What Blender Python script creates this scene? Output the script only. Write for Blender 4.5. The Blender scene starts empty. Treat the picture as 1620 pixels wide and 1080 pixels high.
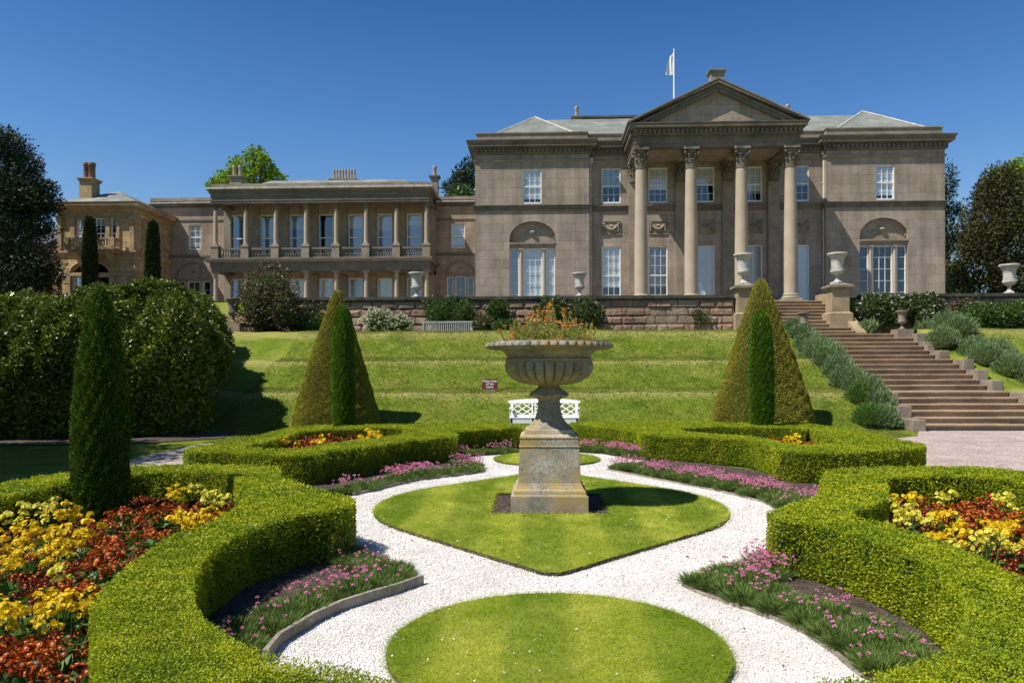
import bpy, bmesh, math, random
import numpy as np
from mathutils import Vector, Matrix, geometry
R = math.radians
rng = np.random.default_rng(11)
random.seed(11)
S = bpy.context.scene
COL = S.collection

# ------------------------------------------------------------------ camera, sky, sun, exposure
YAW, ROLL, EYE, FOC = R(2.24), R(0.14), 1.70, 1200.0
cam = bpy.data.objects.new('camera', bpy.data.cameras.new('camera'))
COL.objects.link(cam)
cam.location = (0, 0, EYE)
cam.rotation_euler = (R(90), ROLL, YAW)
cam.data.sensor_width = 36
cam.data.lens = FOC / 1620 * 36
cam.data.shift_y = 45 / 1620
cam.data.clip_start = 0.05
cam.data.clip_end = 3000
S.camera = cam
SUN_EL, SUN_AZ = R(56), R(62)            # azimuth: from -Y (behind the camera) towards -X (left)
to_sun = Vector((-math.sin(SUN_AZ) * math.cos(SUN_EL), -math.cos(SUN_AZ) * math.cos(SUN_EL), math.sin(SUN_EL)))
w = bpy.data.worlds.new('World')
S.world = w
w.use_nodes = True
nt = w.node_tree
bg = nt.nodes['Background']
sky = nt.nodes.new('ShaderNodeTexSky')
sky.sky_type = 'NISHITA'
sky.sun_disc = False
sky.sun_elevation = SUN_EL
sky.sun_rotation = math.atan2(to_sun.x, to_sun.y)
sky.altitude = 0
sky.air_density = 1.0
sky.dust_density = 0.6
sky.ozone_density = 2.0
tint = nt.nodes.new('ShaderNodeMix'); tint.data_type = 'RGBA'; tint.blend_type = 'MULTIPLY'; tint.inputs[0].default_value = 1
wtc = nt.nodes.new('ShaderNodeTexCoord'); wsx = nt.nodes.new('ShaderNodeSeparateXYZ'); nt.links.new(wtc.outputs['Generated'], wsx.inputs[0]); wr = nt.nodes.new('ShaderNodeValToRGB')
while len(wr.color_ramp.elements) < 5: wr.color_ramp.elements.new(0.5)
for el_, (p_, c_) in zip(wr.color_ramp.elements, [(0.0, (0.86, 0.99, 1.0)), (0.14, (0.96, 1.12, 1.24)), (0.28, (0.58, 0.95, 1.30)), (0.43, (0.33, 0.70, 1.12)), (1.0, (0.30, 0.48, 0.72))]): el_.position = p_; el_.color = (*c_, 1)
nt.links.new(wsx.outputs[2], wr.inputs[0]); nt.links.new(wr.outputs[0], tint.inputs[7])
nt.links.new(sky.outputs[0], tint.inputs[6]); nt.links.new(tint.outputs[2], bg.inputs[0])
bg.inputs[1].default_value = 0.078
sl = bpy.data.lights.new('sun', 'SUN')
sl.energy = 5.0
sl.angle = R(0.5)
sl.color = (1.0, 0.95, 0.86)
so = bpy.data.objects.new('sun', sl)
COL.objects.link(so)
so.rotation_euler = to_sun.to_track_quat('Z', 'Y').to_euler()
S.view_settings.view_transform = 'Standard'
S.view_settings.look = 'None'
S.view_settings.gamma = 1
S.view_settings.exposure = 0.40
S.cycles.max_bounces = 6
S.cycles.transparent_max_bounces = 8
S.cycles.use_denoising = True

# ------------------------------------------------------------------ from a photo pixel to a point in the place
def ray(px, py):
    xf, yf = (px - 810) / FOC, (585 - py) / FOC
    l = xf * math.cos(ROLL) + yf * math.sin(ROLL)
    u = -xf * math.sin(ROLL) + yf * math.cos(ROLL)
    return (l * math.cos(YAW) - math.sin(YAW), l * math.sin(YAW) + math.cos(YAW), u)
def at_y(px, py, Y):
    d = ray(px, py); t = Y / d[1]
    return (d[0] * t, EYE + d[2] * t)
def at_z(px, py, z):
    d = ray(px, py); t = (z - EYE) / d[2]
    return (d[0] * t, d[1] * t)
def fx(px, Y, py=400): return at_y(px, py, Y)[0]
def fz(py, Y, px=850): return at_y(px, py, Y)[1]

# ------------------------------------------------------------------ mesh building
def link(o, mat=None, parent=None):
    COL.objects.link(o)
    if mat is not None:
        for m in (mat if isinstance(mat, (list, tuple)) else [mat]): o.data.materials.append(m)
    if parent is not None:
        o.parent = parent
        o.matrix_parent_inverse = world_of(parent).inverted()
    return o
def world_of(o):
    m = o.matrix_parent_inverse @ Matrix.Translation(o.location)
    return world_of(o.parent) @ m if o.parent is not None else Matrix.Translation(o.location)
class MB:
    def __init__(s): s.v, s.f, s.m = [], [], []
    def add(s, vs, fs, mi=0):
        b = len(s.v); s.v += [tuple(p) for p in vs]
        s.f += [tuple(i + b for i in f) for f in fs]; s.m += [mi] * len(fs)
    def poly(s, pts, mi=0): s.add(pts, [tuple(range(len(pts)))], mi)
    def box(s, x0, x1, y0, y1, z0, z1, mi=0):
        v = [(x, y, z) for z in (z0, z1) for y in (y0, y1) for x in (x0, x1)]
        s.add(v, [(0, 2, 3, 1), (4, 5, 7, 6), (0, 1, 5, 4), (2, 6, 7, 3), (0, 4, 6, 2), (1, 3, 7, 5)], mi)
    def frustum(s, cx, cy, w0, d0, z0, w1, d1, z1):
        v = [(cx + sx * w, cy + sy * d, z) for (w, d, z) in ((w0, d0, z0), (w1, d1, z1)) for sy in (-1, 1) for sx in (-1, 1)]
        s.add(v, [(0, 2, 3, 1), (4, 5, 7, 6), (0, 1, 5, 4), (2, 6, 7, 3), (0, 4, 6, 2), (1, 3, 7, 5)])
    def prism(s, pts, vec, mi=0):
        n = len(pts); q = [tuple(Vector(p) + Vector(vec)) for p in pts]
        s.add(list(pts) + q, [tuple(range(n))[::-1], tuple(range(n, 2 * n))] + [(i, (i + 1) % n, n + (i + 1) % n, n + i) for i in range(n)], mi)
    def lathe(s, prof, cx=0, cy=0, z0=0, seg=24, rf=None, caps=True):
        vs = []
        for k, (r, z) in enumerate(prof):
            for i in range(seg):
                a = 2 * math.pi * i / seg
                rr = r if rf is None else rf(a, k, r)
                vs.append((cx + rr * math.cos(a), cy + rr * math.sin(a), z0 + z))
        fs = [(k * seg + i, k * seg + (i + 1) % seg, (k + 1) * seg + (i + 1) % seg, (k + 1) * seg + i) for k in range(len(prof) - 1) for i in range(seg)]
        if caps: fs += [tuple(range(seg))[::-1], tuple((len(prof) - 1) * seg + i for i in range(seg))]
        s.add(vs, fs)
    def tube(s, pts, rad, seg=8):
        pts = [Vector(p) for p in pts]; vs = []
        for k, p in enumerate(pts):
            d = (pts[min(k + 1, len(pts) - 1)] - pts[max(k - 1, 0)]).normalized()
            a = d.cross(Vector((0, 0, 1)) if abs(d.z) < 0.9 else Vector((1, 0, 0))).normalized(); b = d.cross(a)
            r = rad[k] if isinstance(rad, (list, tuple)) else rad
            for i in range(seg):
                t = 2 * math.pi * i / seg; vs.append(tuple(p + a * (r * math.cos(t)) + b * (r * math.sin(t))))
        n = len(pts)
        s.add(vs, [(k * seg + i, k * seg + (i + 1) % seg, (k + 1) * seg + (i + 1) % seg, (k + 1) * seg + i) for k in range(n - 1) for i in range(seg)]
              + [tuple(range(seg))[::-1], tuple((n - 1) * seg + i for i in range(seg))])
    def build(s, name, mat, parent=None, smooth=False):
        me = bpy.data.meshes.new(name); me.from_pydata(s.v, [], s.f)
        if isinstance(mat, (list, tuple)): me.polygons.foreach_set('material_index', s.m)
        bm = bmesh.new(); bm.from_mesh(me); bmesh.ops.recalc_face_normals(bm, faces=bm.faces); bm.to_mesh(me); bm.free()
        if smooth:
            me.polygons.foreach_set('use_smooth', [True] * len(me.polygons)); me.set_sharp_from_angle(angle=R(38))
        me.update()
        return link(bpy.data.objects.new(name, me), mat, parent)
def raw_mesh(name, V, F, mat, parent=None, mi=None, smooth=False):
    """V (n,3) array, F (m,k) array of equal-size faces."""
    me = bpy.data.meshes.new(name); V = np.asarray(V, np.float32); F = np.asarray(F, np.int32); k = F.shape[1]
    me.vertices.add(len(V)); me.vertices.foreach_set('co', V.ravel())
    me.loops.add(F.size); me.loops.foreach_set('vertex_index', F.ravel())
    me.polygons.add(len(F)); me.polygons.foreach_set('loop_start', np.arange(0, F.size, k, dtype=np.int32))
    if mi is not None: me.polygons.foreach_set('material_index', np.asarray(mi, np.int32))
    if smooth: me.polygons.foreach_set('use_smooth', np.ones(len(F), bool))
    me.update(calc_edges=True)
    return link(bpy.data.objects.new(name, me), mat, parent)
def unit(a): return a / np.maximum(np.linalg.norm(a, axis=-1, keepdims=True), 1e-9)
def leaf_arrays(P, D, L, W, droop=0.0):
    n = len(P); D = unit(D); B = unit(np.cross(D, rng.normal(size=(n, 3)))); L = np.broadcast_to(np.asarray(L, float), (n,))[:, None]; W = np.broadcast_to(np.asarray(W, float), (n,))[:, None]
    mid = P + D * L * 0.5; tip = P + D * L; tip[:, 2] -= (droop * L)[:, 0]
    V = np.stack([P, mid + B * W / 2, tip, mid - B * W / 2], 1).reshape(-1, 3)
    return V, np.arange(4 * n).reshape(n, 4)
def leaves(name, mat, P, D, L, W, parent=None, droop=0.0):
    V, F = leaf_arrays(np.asarray(P, float), np.asarray(D, float), L, W, droop)
    return raw_mesh(name, V, F, mat, parent)
def blades(P, H, W, lean=0.5):
    n = len(P); a = rng.uniform(0, 2 * math.pi, n); s = np.stack([np.cos(a), np.sin(a), np.zeros(n)], 1) * (W / 2 if np.isscalar(W) else W[:, None] / 2)
    tip = P + np.stack([rng.normal(0, lean, n) * H, rng.normal(0, lean, n) * H, H * np.ones(n)], 1)
    V = np.stack([P - s, P + s, tip], 1).reshape(-1, 3)
    return V, np.arange(3 * n).reshape(n, 3)
def thing(name, label, cat, loc=(0, 0, 0), group=None):
    o = bpy.data.objects.new(name, None); COL.objects.link(o); o.location = loc
    return tag(o, label, cat, group)
def tag(o, label=None, cat=None, group=None, kind=None):
    if label: o['label'] = label
    if cat: o['category'] = cat
    if group: o['group'] = group
    if kind: o['kind'] = kind
    return o
def copy_tree(o, loc=None, rz=None, label=None, group=None, parent=None, scale=None):
    c = o.copy(); COL.objects.link(c)
    if parent is not None: c.parent = parent
    if loc is not None: c.location = loc
    if rz is not None: c.rotation_euler = (0, 0, rz)
    if scale is not None: c.scale = (scale,) * 3
    if label: c['label'] = label
    if group: c['group'] = group
    for ch in list(o.children): copy_tree(ch, parent=c)
    return c
def inside(pts, poly):
    x, y = pts[:, 0], pts[:, 1]; r = np.zeros(len(pts), bool); n = len(poly); j = n - 1
    for i in range(n):
        xi, yi = poly[i][:2]; xj, yj = poly[j][:2]
        c = ((yi > y) != (yj > y)) & (x < (xj - xi) * (y - yi) / ((yj - yi) if yj != yi else 1e-12) + xi)
        r ^= c; j = i
    return r
def sample_in(polys, holes, dens, maxn=400000):
    a = np.array([p[:2] for q in polys for p in q]); lo, hi = a.min(0), a.max(0)
    n = min(int(dens * np.prod(hi - lo)), maxn); p = rng.uniform(lo, hi, (n, 2)); k = np.zeros(n, bool)
    for q in polys: k |= inside(p, q)
    for q in holes: k &= ~inside(p, q)
    return p[k]
def chaikin(p, it=1, t=0.25):
    for _ in range(it):
        q = []
        for i in range(len(p)):
            a, b = p[i], p[(i + 1) % len(p)]
            q += [(a[0] + (b[0] - a[0]) * t, a[1] + (b[1] - a[1]) * t), (a[0] + (b[0] - a[0]) * (1 - t), a[1] + (b[1] - a[1]) * (1 - t))]
        p = q
    return p
def ring(path, prof):
    """mitred moulding round an axis-aligned path of wall faces; prof = [(projection, z), ...]"""
    nrm = []
    for a, b in zip(path[:-1], path[1:]):
        dx, dy = b[0] - a[0], b[1] - a[1]; l = math.hypot(dx, dy); nrm.append((dy / l, -dx / l))
    mb = MB(); n = len(path); vs = []
    for (pr, z) in prof:
        for i, p in enumerate(path):
            if i == 0: o = nrm[0]
            elif i == n - 1: o = nrm[-1]
            else:
                o = (nrm[i - 1][0] + nrm[i][0], nrm[i - 1][1] + nrm[i][1])
            vs.append((p[0] + o[0] * pr, p[1] + o[1] * pr, z))
    mb.add(vs, [(k * n + i, k * n + i + 1, (k + 1) * n + i + 1, (k + 1) * n + i) for k in range(len(prof) - 1) for i in range(n - 1)])
    return mb

# ------------------------------------------------------------------ materials
def new_mat(name):
    m = bpy.data.materials.new(name); m.use_nodes = True
    t = m.node_tree; return m, t, t.nodes['Principled BSDF']
def nd(t, kind, **kw):
    n = t.nodes.new('ShaderNode' + kind)
    for k, v in kw.items():
        if hasattr(n, k) and k not in ('Scale',): setattr(n, k, v)
        else: n.inputs[k].default_value = v
    return n
def ramp(t, fac, stops):
    r = t.nodes.new('ShaderNodeValToRGB'); e = r.color_ramp.elements
    while len(e) < len(stops): e.new(0.5)
    for q, (p, c) in zip(e, stops): q.position = p; q.color = (*c, 1)
    t.links.new(fac, r.inputs[0]); return r.outputs[0]
def mul(t, a, b, fac=1.0, mode='MULTIPLY'):
    m = t.nodes.new('ShaderNodeMix'); m.data_type = 'RGBA'; m.blend_type = mode; m.inputs[0].default_value = fac
    t.links.new(a, m.inputs[6]); t.links.new(b, m.inputs[7]); return m.outputs[2]
def noise_out(t, scale, detail=4, rough=0.55, vec=None):
    n = nd(t, 'TexNoise'); n.inputs['Scale'].default_value = scale; n.inputs['Detail'].default_value = detail; n.inputs['Roughness'].default_value = rough
    if vec is None: vec = nd(t, 'TexCoord').outputs['Object']
    t.links.new(vec, n.inputs['Vector']); return n.outputs[0]
def bump(t, b, h, strength, dist=0.02, prev=None):
    n = nd(t, 'Bump'); n.inputs['Strength'].default_value = strength; n.inputs['Distance'].default_value = dist
    t.links.new(h, n.inputs['Height'])
    if prev is not None: t.links.new(prev, n.inputs['Normal'])
    t.links.new(n.outputs[0], b.inputs['Normal']); return n.outputs[0]
def mat_noise(name, stops, scale, rough=0.85, bs=0.3, bscale=None, bdist=0.01, fine=None, spec=0.3, metal=0.0):
    m, t, b = new_mat(name)
    c = ramp(t, noise_out(t, scale, 5), stops)
    if fine:
        c = mul(t, c, ramp(t, noise_out(t, fine, 3), [(0.3, (0.80,) * 3), (0.7, (1.12,) * 3)]))
    t.links.new(c, b.inputs['Base Color']); b.inputs['Roughness'].default_value = rough; b.inputs['Specular IOR Level'].default_value = spec; b.inputs['Metallic'].default_value = metal
    if bs: bump(t, b, noise_out(t, bscale or scale * 6, 4), bs, bdist)
    return m
def mat_plain(name, c, rough=0.6, spec=0.4):
    m, t, b = new_mat(name)
    t.links.new(ramp(t, noise_out(t, 9, 4), [(0.3, tuple(x * 0.86 for x in c)), (0.7, c)]), b.inputs['Base Color'])
    b.inputs['Roughness'].default_value = rough; b.inputs['Specular IOR Level'].default_value = spec
    bump(t, b, noise_out(t, 60, 3), 0.08, 0.004); return m
def mat_leaf(name, stops, transl=0.25, rough=0.55, spec=0.35, big=None, bigscale=1.2, stripe=None):
    m, t, b = new_mat(name); g = nd(t, 'NewGeometry')
    c = ramp(t, g.outputs['Random Per Island'], stops)
    if big:
        c = mul(t, c, ramp(t, noise_out(t, bigscale, 3), [(0.35, big[0]), (0.65, big[1])]))
    if stripe:
        wv = nd(t, 'TexWave'); wv.bands_direction = 'X'; wv.inputs['Scale'].default_value = stripe; wv.inputs['Distortion'].default_value = 1.2; wv.inputs['Detail'].default_value = 2; t.links.new(nd(t, 'TexCoord').outputs['Object'], wv.inputs['Vector'])
        c = mul(t, c, ramp(t, wv.outputs[0], [(0.3, (0.74, 0.82, 0.7)), (0.7, (1.10, 1.07, 1.15))]))
        c = mul(t, c, ramp(t, noise_out(t, 5, 5, 0.7), [(0.35, (0.70, 0.78, 0.6)), (0.6, (1.08, 1.05, 1.2))]))
    t.links.new(c, b.inputs['Base Color']); b.inputs['Roughness'].default_value = rough; b.inputs['Specular IOR Level'].default_value = spec
    if transl:
        tr = nd(t, 'BsdfTranslucent'); mx = nd(t, 'MixShader'); mx.inputs[0].default_value = transl
        t.links.new(c, tr.inputs[0]); t.links.new(b.outputs[0], mx.inputs[1]); t.links.new(tr.outputs[0], mx.inputs[2])
        t.links.new(mx.outputs[0], t.nodes['Material Output'].inputs[0])
    return m
def mat_ashlar(name, c1, c2, mortar, bw, bh, joint=0.012, blot=(0.65, 1.2), bs=0.25, rock=0.0, dirt=1.0, msmooth=0.3):
    m, t, b = new_mat(name); tc = nd(t, 'TexCoord').outputs['Object']
    sx = nd(t, 'SeparateXYZ'); t.links.new(tc, sx.inputs[0]); ad = nd(t, 'Math', operation='ADD'); t.links.new(sx.outputs[0], ad.inputs[0]); t.links.new(sx.outputs[1], ad.inputs[1])
    cb = nd(t, 'CombineXYZ'); t.links.new(ad.outputs[0], cb.inputs[0]); t.links.new(sx.outputs[2], cb.inputs[1])
    vec = cb.outputs[0]
    if rock:
        wv = nd(t, 'Vector' + 'Math', operation='MULTIPLY_ADD'); nn = nd(t, 'TexNoise'); nn.inputs['Scale'].default_value = 3.0; t.links.new(vec, nn.inputs['Vector'])
        t.links.new(nn.outputs['Color'], wv.inputs[0]); wv.inputs[1].default_value = (0.1, 0.1, 0); t.links.new(vec, wv.inputs[2]); vec = wv.outputs[0]
    br = nd(t, 'TexBrick'); t.links.new(vec, br.inputs['Vector'])
    for k, v in (('Color1', (*c1, 1)), ('Color2', (*c2, 1)), ('Mortar', (*mortar, 1)), ('Scale', 1.0), ('Mortar Size', joint), ('Mortar Smooth', msmooth), ('Bias', 0.0), ('Brick Width', bw), ('Row Height', bh)): br.inputs[k].default_value = v
    c = mul(t, br.outputs[0], ramp(t, noise_out(t, 0.9, 6, 0.65, tc), [(0.3, (blot[0],) * 3), (0.7, (blot[1],) * 3)]))
    mp = nd(t, 'Mapping'); mp.inputs['Scale'].default_value = (2.2, 2.2, 0.25); t.links.new(tc, mp.inputs[0])
    c = mul(t, c, ramp(t, noise_out(t, 1.0, 5, 0.6, mp.outputs[0]), [(0.25, (0.64,) * 3), (0.6, (1.06,) * 3)]), dirt)
    c = mul(t, c, ramp(t, noise_out(t, 14, 3, 0.6, tc), [(0.3, (0.85,) * 3), (0.7, (1.12,) * 3)]))
    t.links.new(c, b.inputs['Base Color']); b.inputs['Roughness'].default_value = 0.9; b.inputs['Specular IOR Level'].default_value = 0.2
    iv = nd(t, 'Math', operation='SUBTRACT'); iv.inputs[0].default_value = 1; t.links.new(br.outputs['Fac'], iv.inputs[1])
    pr = bump(t, b, iv.outputs[0], 0.5 if not rock else 0.9, 0.012 if not rock else 0.06)
    bump(t, b, noise_out(t, 22 if not rock else 7, 4, 0.6, tc), bs, 0.01 + rock, pr)
    return m
M = {}
M['ashlar'] = mat_ashlar('ashlar_stone', (0.375, 0.308, 0.24), (0.325, 0.265, 0.206), (0.22, 0.18, 0.138), 0.95, 0.47, joint=0.010, blot=(0.76, 1.12), bs=0.2)
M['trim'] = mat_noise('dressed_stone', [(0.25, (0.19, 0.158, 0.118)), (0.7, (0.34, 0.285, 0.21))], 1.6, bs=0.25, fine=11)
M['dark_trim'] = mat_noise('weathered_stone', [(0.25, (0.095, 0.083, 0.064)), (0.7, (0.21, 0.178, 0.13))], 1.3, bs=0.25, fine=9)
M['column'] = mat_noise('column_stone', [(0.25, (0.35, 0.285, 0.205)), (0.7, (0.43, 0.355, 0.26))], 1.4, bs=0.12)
M['sand_ashlar'] = mat_ashlar('sandstone_blocks', (0.58, 0.41, 0.215), (0.48, 0.335, 0.175), (0.30, 0.20, 0.10), 0.62, 0.33)
M['sand_trim'] = mat_noise('sandstone_trim', [(0.25, (0.25, 0.17, 0.09)), (0.7, (0.50, 0.36, 0.20))], 1.5, bs=0.25, fine=9)
M['wing_wall'] = mat_ashlar('wing_stone', (0.44, 0.335, 0.24), (0.38, 0.29, 0.207), (0.265, 0.205, 0.148), 0.8, 0.42, joint=0.010, blot=(0.78, 1.12))
M['red_wall'] = mat_ashlar('rubble_sandstone', (0.31, 0.185, 0.135), (0.37, 0.265, 0.185), (0.10, 0.075, 0.058), 0.92, 0.335, joint=0.022, blot=(0.6, 1.25), bs=0.8, rock=0.05)
M['coping'] = mat_noise('dark_coping', [(0.3, (0.035, 0.034, 0.026)), (0.7, (0.11, 0.095, 0.07))], 2.5, bs=0.4, fine=12)
M['step'] = mat_noise('sandstone_step', [(0.25, (0.225, 0.155, 0.092)), (0.7, (0.40, 0.295, 0.185))], 1.2, bs=0.3, fine=14)
M['pier'] = mat_noise('pier_sandstone', [(0.25, (0.22, 0.165, 0.095)), (0.7, (0.40, 0.305, 0.185))], 1.5, bs=0.3, fine=14)
M['cheek'] = mat_noise('grey_block_stone', [(0.25, (0.17, 0.14, 0.105)), (0.7, (0.30, 0.25, 0.185))], 2, bs=0.35, fine=16)
M['pale_stone'] = mat_noise('pale_urn_stone', [(0.25, (0.30, 0.275, 0.24)), (0.7, (0.58, 0.55, 0.50))], 4, bs=0.3, fine=14)
M['lead_roof'] = mat_noise('weathered_lead_roof', [(0.25, (0.145, 0.152, 0.132)), (0.5, (0.205, 0.215, 0.188)), (0.75, (0.31, 0.32, 0.28))], 0.8, rough=0.6, bs=0.1, fine=6)
M['dark_roof'] = mat_noise('dark_slate', [(0.3, (0.05, 0.055, 0.06)), (0.7, (0.11, 0.115, 0.12))], 2, rough=0.7, bs=0.2)
M['white_paint'] = mat_plain('white_paint', (0.86, 0.85, 0.82), 0.5)
M['grey_paint'] = mat_plain('pale_grey_paint', (0.60, 0.59, 0.56), 0.55)
M['blind'] = mat_plain('linen_blind', (0.80, 0.79, 0.75), 0.9, 0.1)
M['painted_sky'] = mat_plain('grey_blue_painted_sky', (0.44, 0.51, 0.60), 0.9, 0.1)  # blue-grey colour that paints reflected sky into the wing windows
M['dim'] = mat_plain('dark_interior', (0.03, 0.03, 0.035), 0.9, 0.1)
M['pot'] = mat_noise('chimney_pot_clay', [(0.3, (0.30, 0.22, 0.15)), (0.7, (0.48, 0.38, 0.27))], 5, bs=0.2)
M['red_pot'] = mat_noise('sooty_red_clay', [(0.3, (0.09, 0.055, 0.038)), (0.7, (0.22, 0.14, 0.095))], 5, bs=0.2)
M['timber'] = mat_noise('weathered_timber', [(0.3, (0.20, 0.17, 0.13)), (0.7, (0.36, 0.31, 0.25))], 6, bs=0.3, fine=30)
M['teak'] = mat_noise('silvered_teak', [(0.3, (0.30, 0.29, 0.25)), (0.7, (0.46, 0.45, 0.40))], 6, bs=0.2, fine=30)
M['clod'] = mat_leaf('soil_clods', [(0.0, (0.05, 0.036, 0.028)), (0.6, (0.115, 0.085, 0.068)), (1.0, (0.19, 0.15, 0.125))], 0, 0.95, 0.1)
M['soil'] = mat_noise('dark_soil', [(0.3, (0.045, 0.032, 0.024)), (0.7, (0.13, 0.095, 0.075))], 9, bs=1.0, bscale=45, bdist=0.03, fine=60)
M['maroon'] = mat_plain('maroon_sign_paint', (0.20, 0.035, 0.04), 0.45)
M['flag'] = mat_plain('white_flag_cloth', (0.80, 0.78, 0.80), 0.8)
# glass: fresnel mirror over a clear pane
m, t, b = new_mat('window_glass'); t.nodes.remove(b)
fr = nd(t, 'Fresnel', IOR=1.75); tr = nd(t, 'BsdfTransparent'); tr.inputs[0].default_value = (0.80, 0.85, 0.88, 1); gl = nd(t, 'BsdfGlossy'); gl.inputs['Roughness'].default_value = 0.03
gl.inputs['Color'].default_value = (0.9, 0.95, 1, 1); mx = nd(t, 'MixShader')
mr = nd(t, 'MapRange'); mr.inputs['To Min'].default_value = 0.06; mr.inputs['To Max'].default_value = 1.0; t.links.new(fr.outputs[0], mr.inputs[0])
t.links.new(mr.outputs[0], mx.inputs[0]); t.links.new(tr.outputs[0], mx.inputs[1]); t.links.new(gl.outputs[0], mx.inputs[2]); t.links.new(mx.outputs[0], t.nodes['Material Output'].inputs[0])
M['glass'] = m
m2 = m.copy(); m2.name = 'old_mirror_glass'; [n for n in m2.node_tree.nodes if n.bl_idname == 'ShaderNodeMapRange'][0].inputs['To Min'].default_value = 0.13
[n for n in m2.node_tree.nodes if n.type == 'BSDF_GLOSSY'][0].inputs['Color'].default_value = (0.72, 0.78, 0.82, 1); M['glass_bright'] = m2
# urn stone: grey with orange lichen and dark pits
m, t, b = new_mat('lichened_stone'); tc = nd(t, 'TexCoord').outputs['Object']
c = ramp(t, noise_out(t, 3.5, 6, 0.65, tc), [(0.25, (0.20, 0.175, 0.135)), (0.5, (0.37, 0.325, 0.25)), (0.75, (0.54, 0.48, 0.385))])
c = mul(t, c, ramp(t, noise_out(t, 70, 3, 0.7, tc), [(0.38, (0.42, 0.42, 0.42)), (0.55, (1.12, 1.12, 1.12))]))
lc = ramp(t, noise_out(t, 2.3, 5, 0.6, tc), [(0.44, (0, 0, 0)), (0.60, (1, 1, 1))])
mm = nd(t, 'Mix', data_type='RGBA'); oc = nd(t, 'RGB'); oc.outputs[0].default_value = (0.44, 0.29, 0.075, 1)
sc_ = nd(t, 'Math', operation='MULTIPLY'); sc_.inputs[1].default_value = 0.7; t.links.new(lc, sc_.inputs[0]); t.links.new(sc_.outputs[0], mm.inputs[0]); t.links.new(c, mm.inputs[6]); t.links.new(oc.outputs[0], mm.inputs[7])
t.links.new(mm.outputs[2], b.inputs['Base Color']); b.inputs['Roughness'].default_value = 0.92; b.inputs['Specular IOR Level'].default_value = 0.2
bump(t, b, noise_out(t, 55, 4, 0.65, tc), 0.55, 0.006); M['lichen'] = m
md = m.copy(); md.name = 'sooty_weathered_stone'
for n_ in md.node_tree.nodes:
    if n_.type == 'VALTORGB' and len(n_.color_ramp.elements) == 3:
        for e_, c_ in zip(n_.color_ramp.elements, ((0.10, 0.092, 0.076), (0.24, 0.215, 0.17), (0.40, 0.365, 0.30))): e_.color = (*c_, 1)
    if n_.type == 'MATH' and n_.operation == 'MULTIPLY': n_.inputs[1].default_value = 0.42
M['sooty'] = md
# grass sheets
def mat_grass(name, stops, dry, fine=45, bs=0.9, stripe=None, brows=None):
    m, t, b = new_mat(name); tc = nd(t, 'TexCoord').outputs['Object']
    c = ramp(t, noise_out(t, 1.6, 6, 0.62, tc), stops)
    c = mul(t, c, ramp(t, noise_out(t, fine, 5, 0.7, tc), [(0.25, (0.42, 0.5, 0.35)), (0.75, (1.5, 1.42, 1.6))]))
    dn = ramp(t, noise_out(t, 0.75, 7, 0.7, tc), [(0.50, (0, 0, 0)), (0.70, (1, 1, 1))])
    mm = nd(t, 'Mix', data_type='RGBA'); dc = nd(t, 'RGB'); dc.outputs[0].default_value = (*dry, 1); k = nd(t, 'Math', operation='MULTIPLY'); k.inputs[1].default_value = 0.55
    t.links.new(dn, k.inputs[0]); t.links.new(k.outputs[0], mm.inputs[0]); t.links.new(c, mm.inputs[6]); t.links.new(dc.outputs[0], mm.inputs[7]); c = mm.outputs[2]
    if stripe:
        wv = nd(t, 'TexWave'); wv.bands_direction = 'X'; wv.inputs['Scale'].default_value = stripe; wv.inputs['Distortion'].default_value = 1.2; wv.inputs['Detail'].default_value = 2; t.links.new(tc, wv.inputs['Vector'])
        c = mul(t, c, ramp(t, wv.outputs[0], [(0.3, (0.80, 0.86, 0.78)), (0.7, (1.12, 1.08, 1.12))]))
    if brows:                                                       # close-mown, parched strips along the brow of each bank
        sx = nd(t, 'SeparateXYZ'); t.links.new(tc, sx.inputs[0]); mp = nd(t, 'Mapping'); mp.inputs['Scale'].default_value = (0.6, 2.0, 2.0); t.links.new(tc, mp.inputs[0])
        nn = noise_out(t, 1.3, 6, 0.7, mp.outputs[0]); s1 = nd(t, 'Math', operation='MULTIPLY_ADD'); s1.inputs[1].default_value = 1.1; t.links.new(nn, s1.inputs[0]); t.links.new(sx.outputs[1], s1.inputs[2])
        r_ = nd(t, 'MapRange'); r_.inputs['From Min'].default_value = 21.5; r_.inputs['From Max'].default_value = 31.5; t.links.new(s1.outputs[0], r_.inputs[0]); st = [(0.0, (0, 0, 0))]
        for q in brows: st += [((q - 0.28 - 21.0) / 10, (0, 0, 0)), ((q - 21.0) / 10, (1, 1, 1)), ((q + 0.5 - 21.0) / 10, (0.7,) * 3), ((q + 0.9 - 21.0) / 10, (0, 0, 0))]
        k = nd(t, 'Math', operation='MULTIPLY'); k.inputs[1].default_value = 0.62; t.links.new(ramp(t, r_.outputs[0], st), k.inputs[0])
        mm = nd(t, 'Mix', data_type='RGBA'); dc = nd(t, 'RGB'); dc.outputs[0].default_value = (*brow_c, 1); t.links.new(k.outputs[0], mm.inputs[0]); t.links.new(c, mm.inputs[6]); t.links.new(dc.outputs[0], mm.inputs[7]); c = mm.outputs[2]
    t.links.new(c, b.inputs['Base Color']); b.inputs['Roughness'].default_value = 0.9; b.inputs['Specular IOR Level'].default_value = 0.1
    bump(t, b, noise_out(t, fine, 5, 0.75, tc), bs, 0.03); return m
brow_c = (0.36, 0.32, 0.11)
M['bank'] = mat_grass('bank_grass', [(0.3, (0.085, 0.135, 0.011)), (0.5, (0.145, 0.198, 0.018)), (0.72, (0.215, 0.245, 0.036))], (0.30, 0.265, 0.08), fine=34, bs=1.0, brows=(23.3, 26.3, 29.1))
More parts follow.
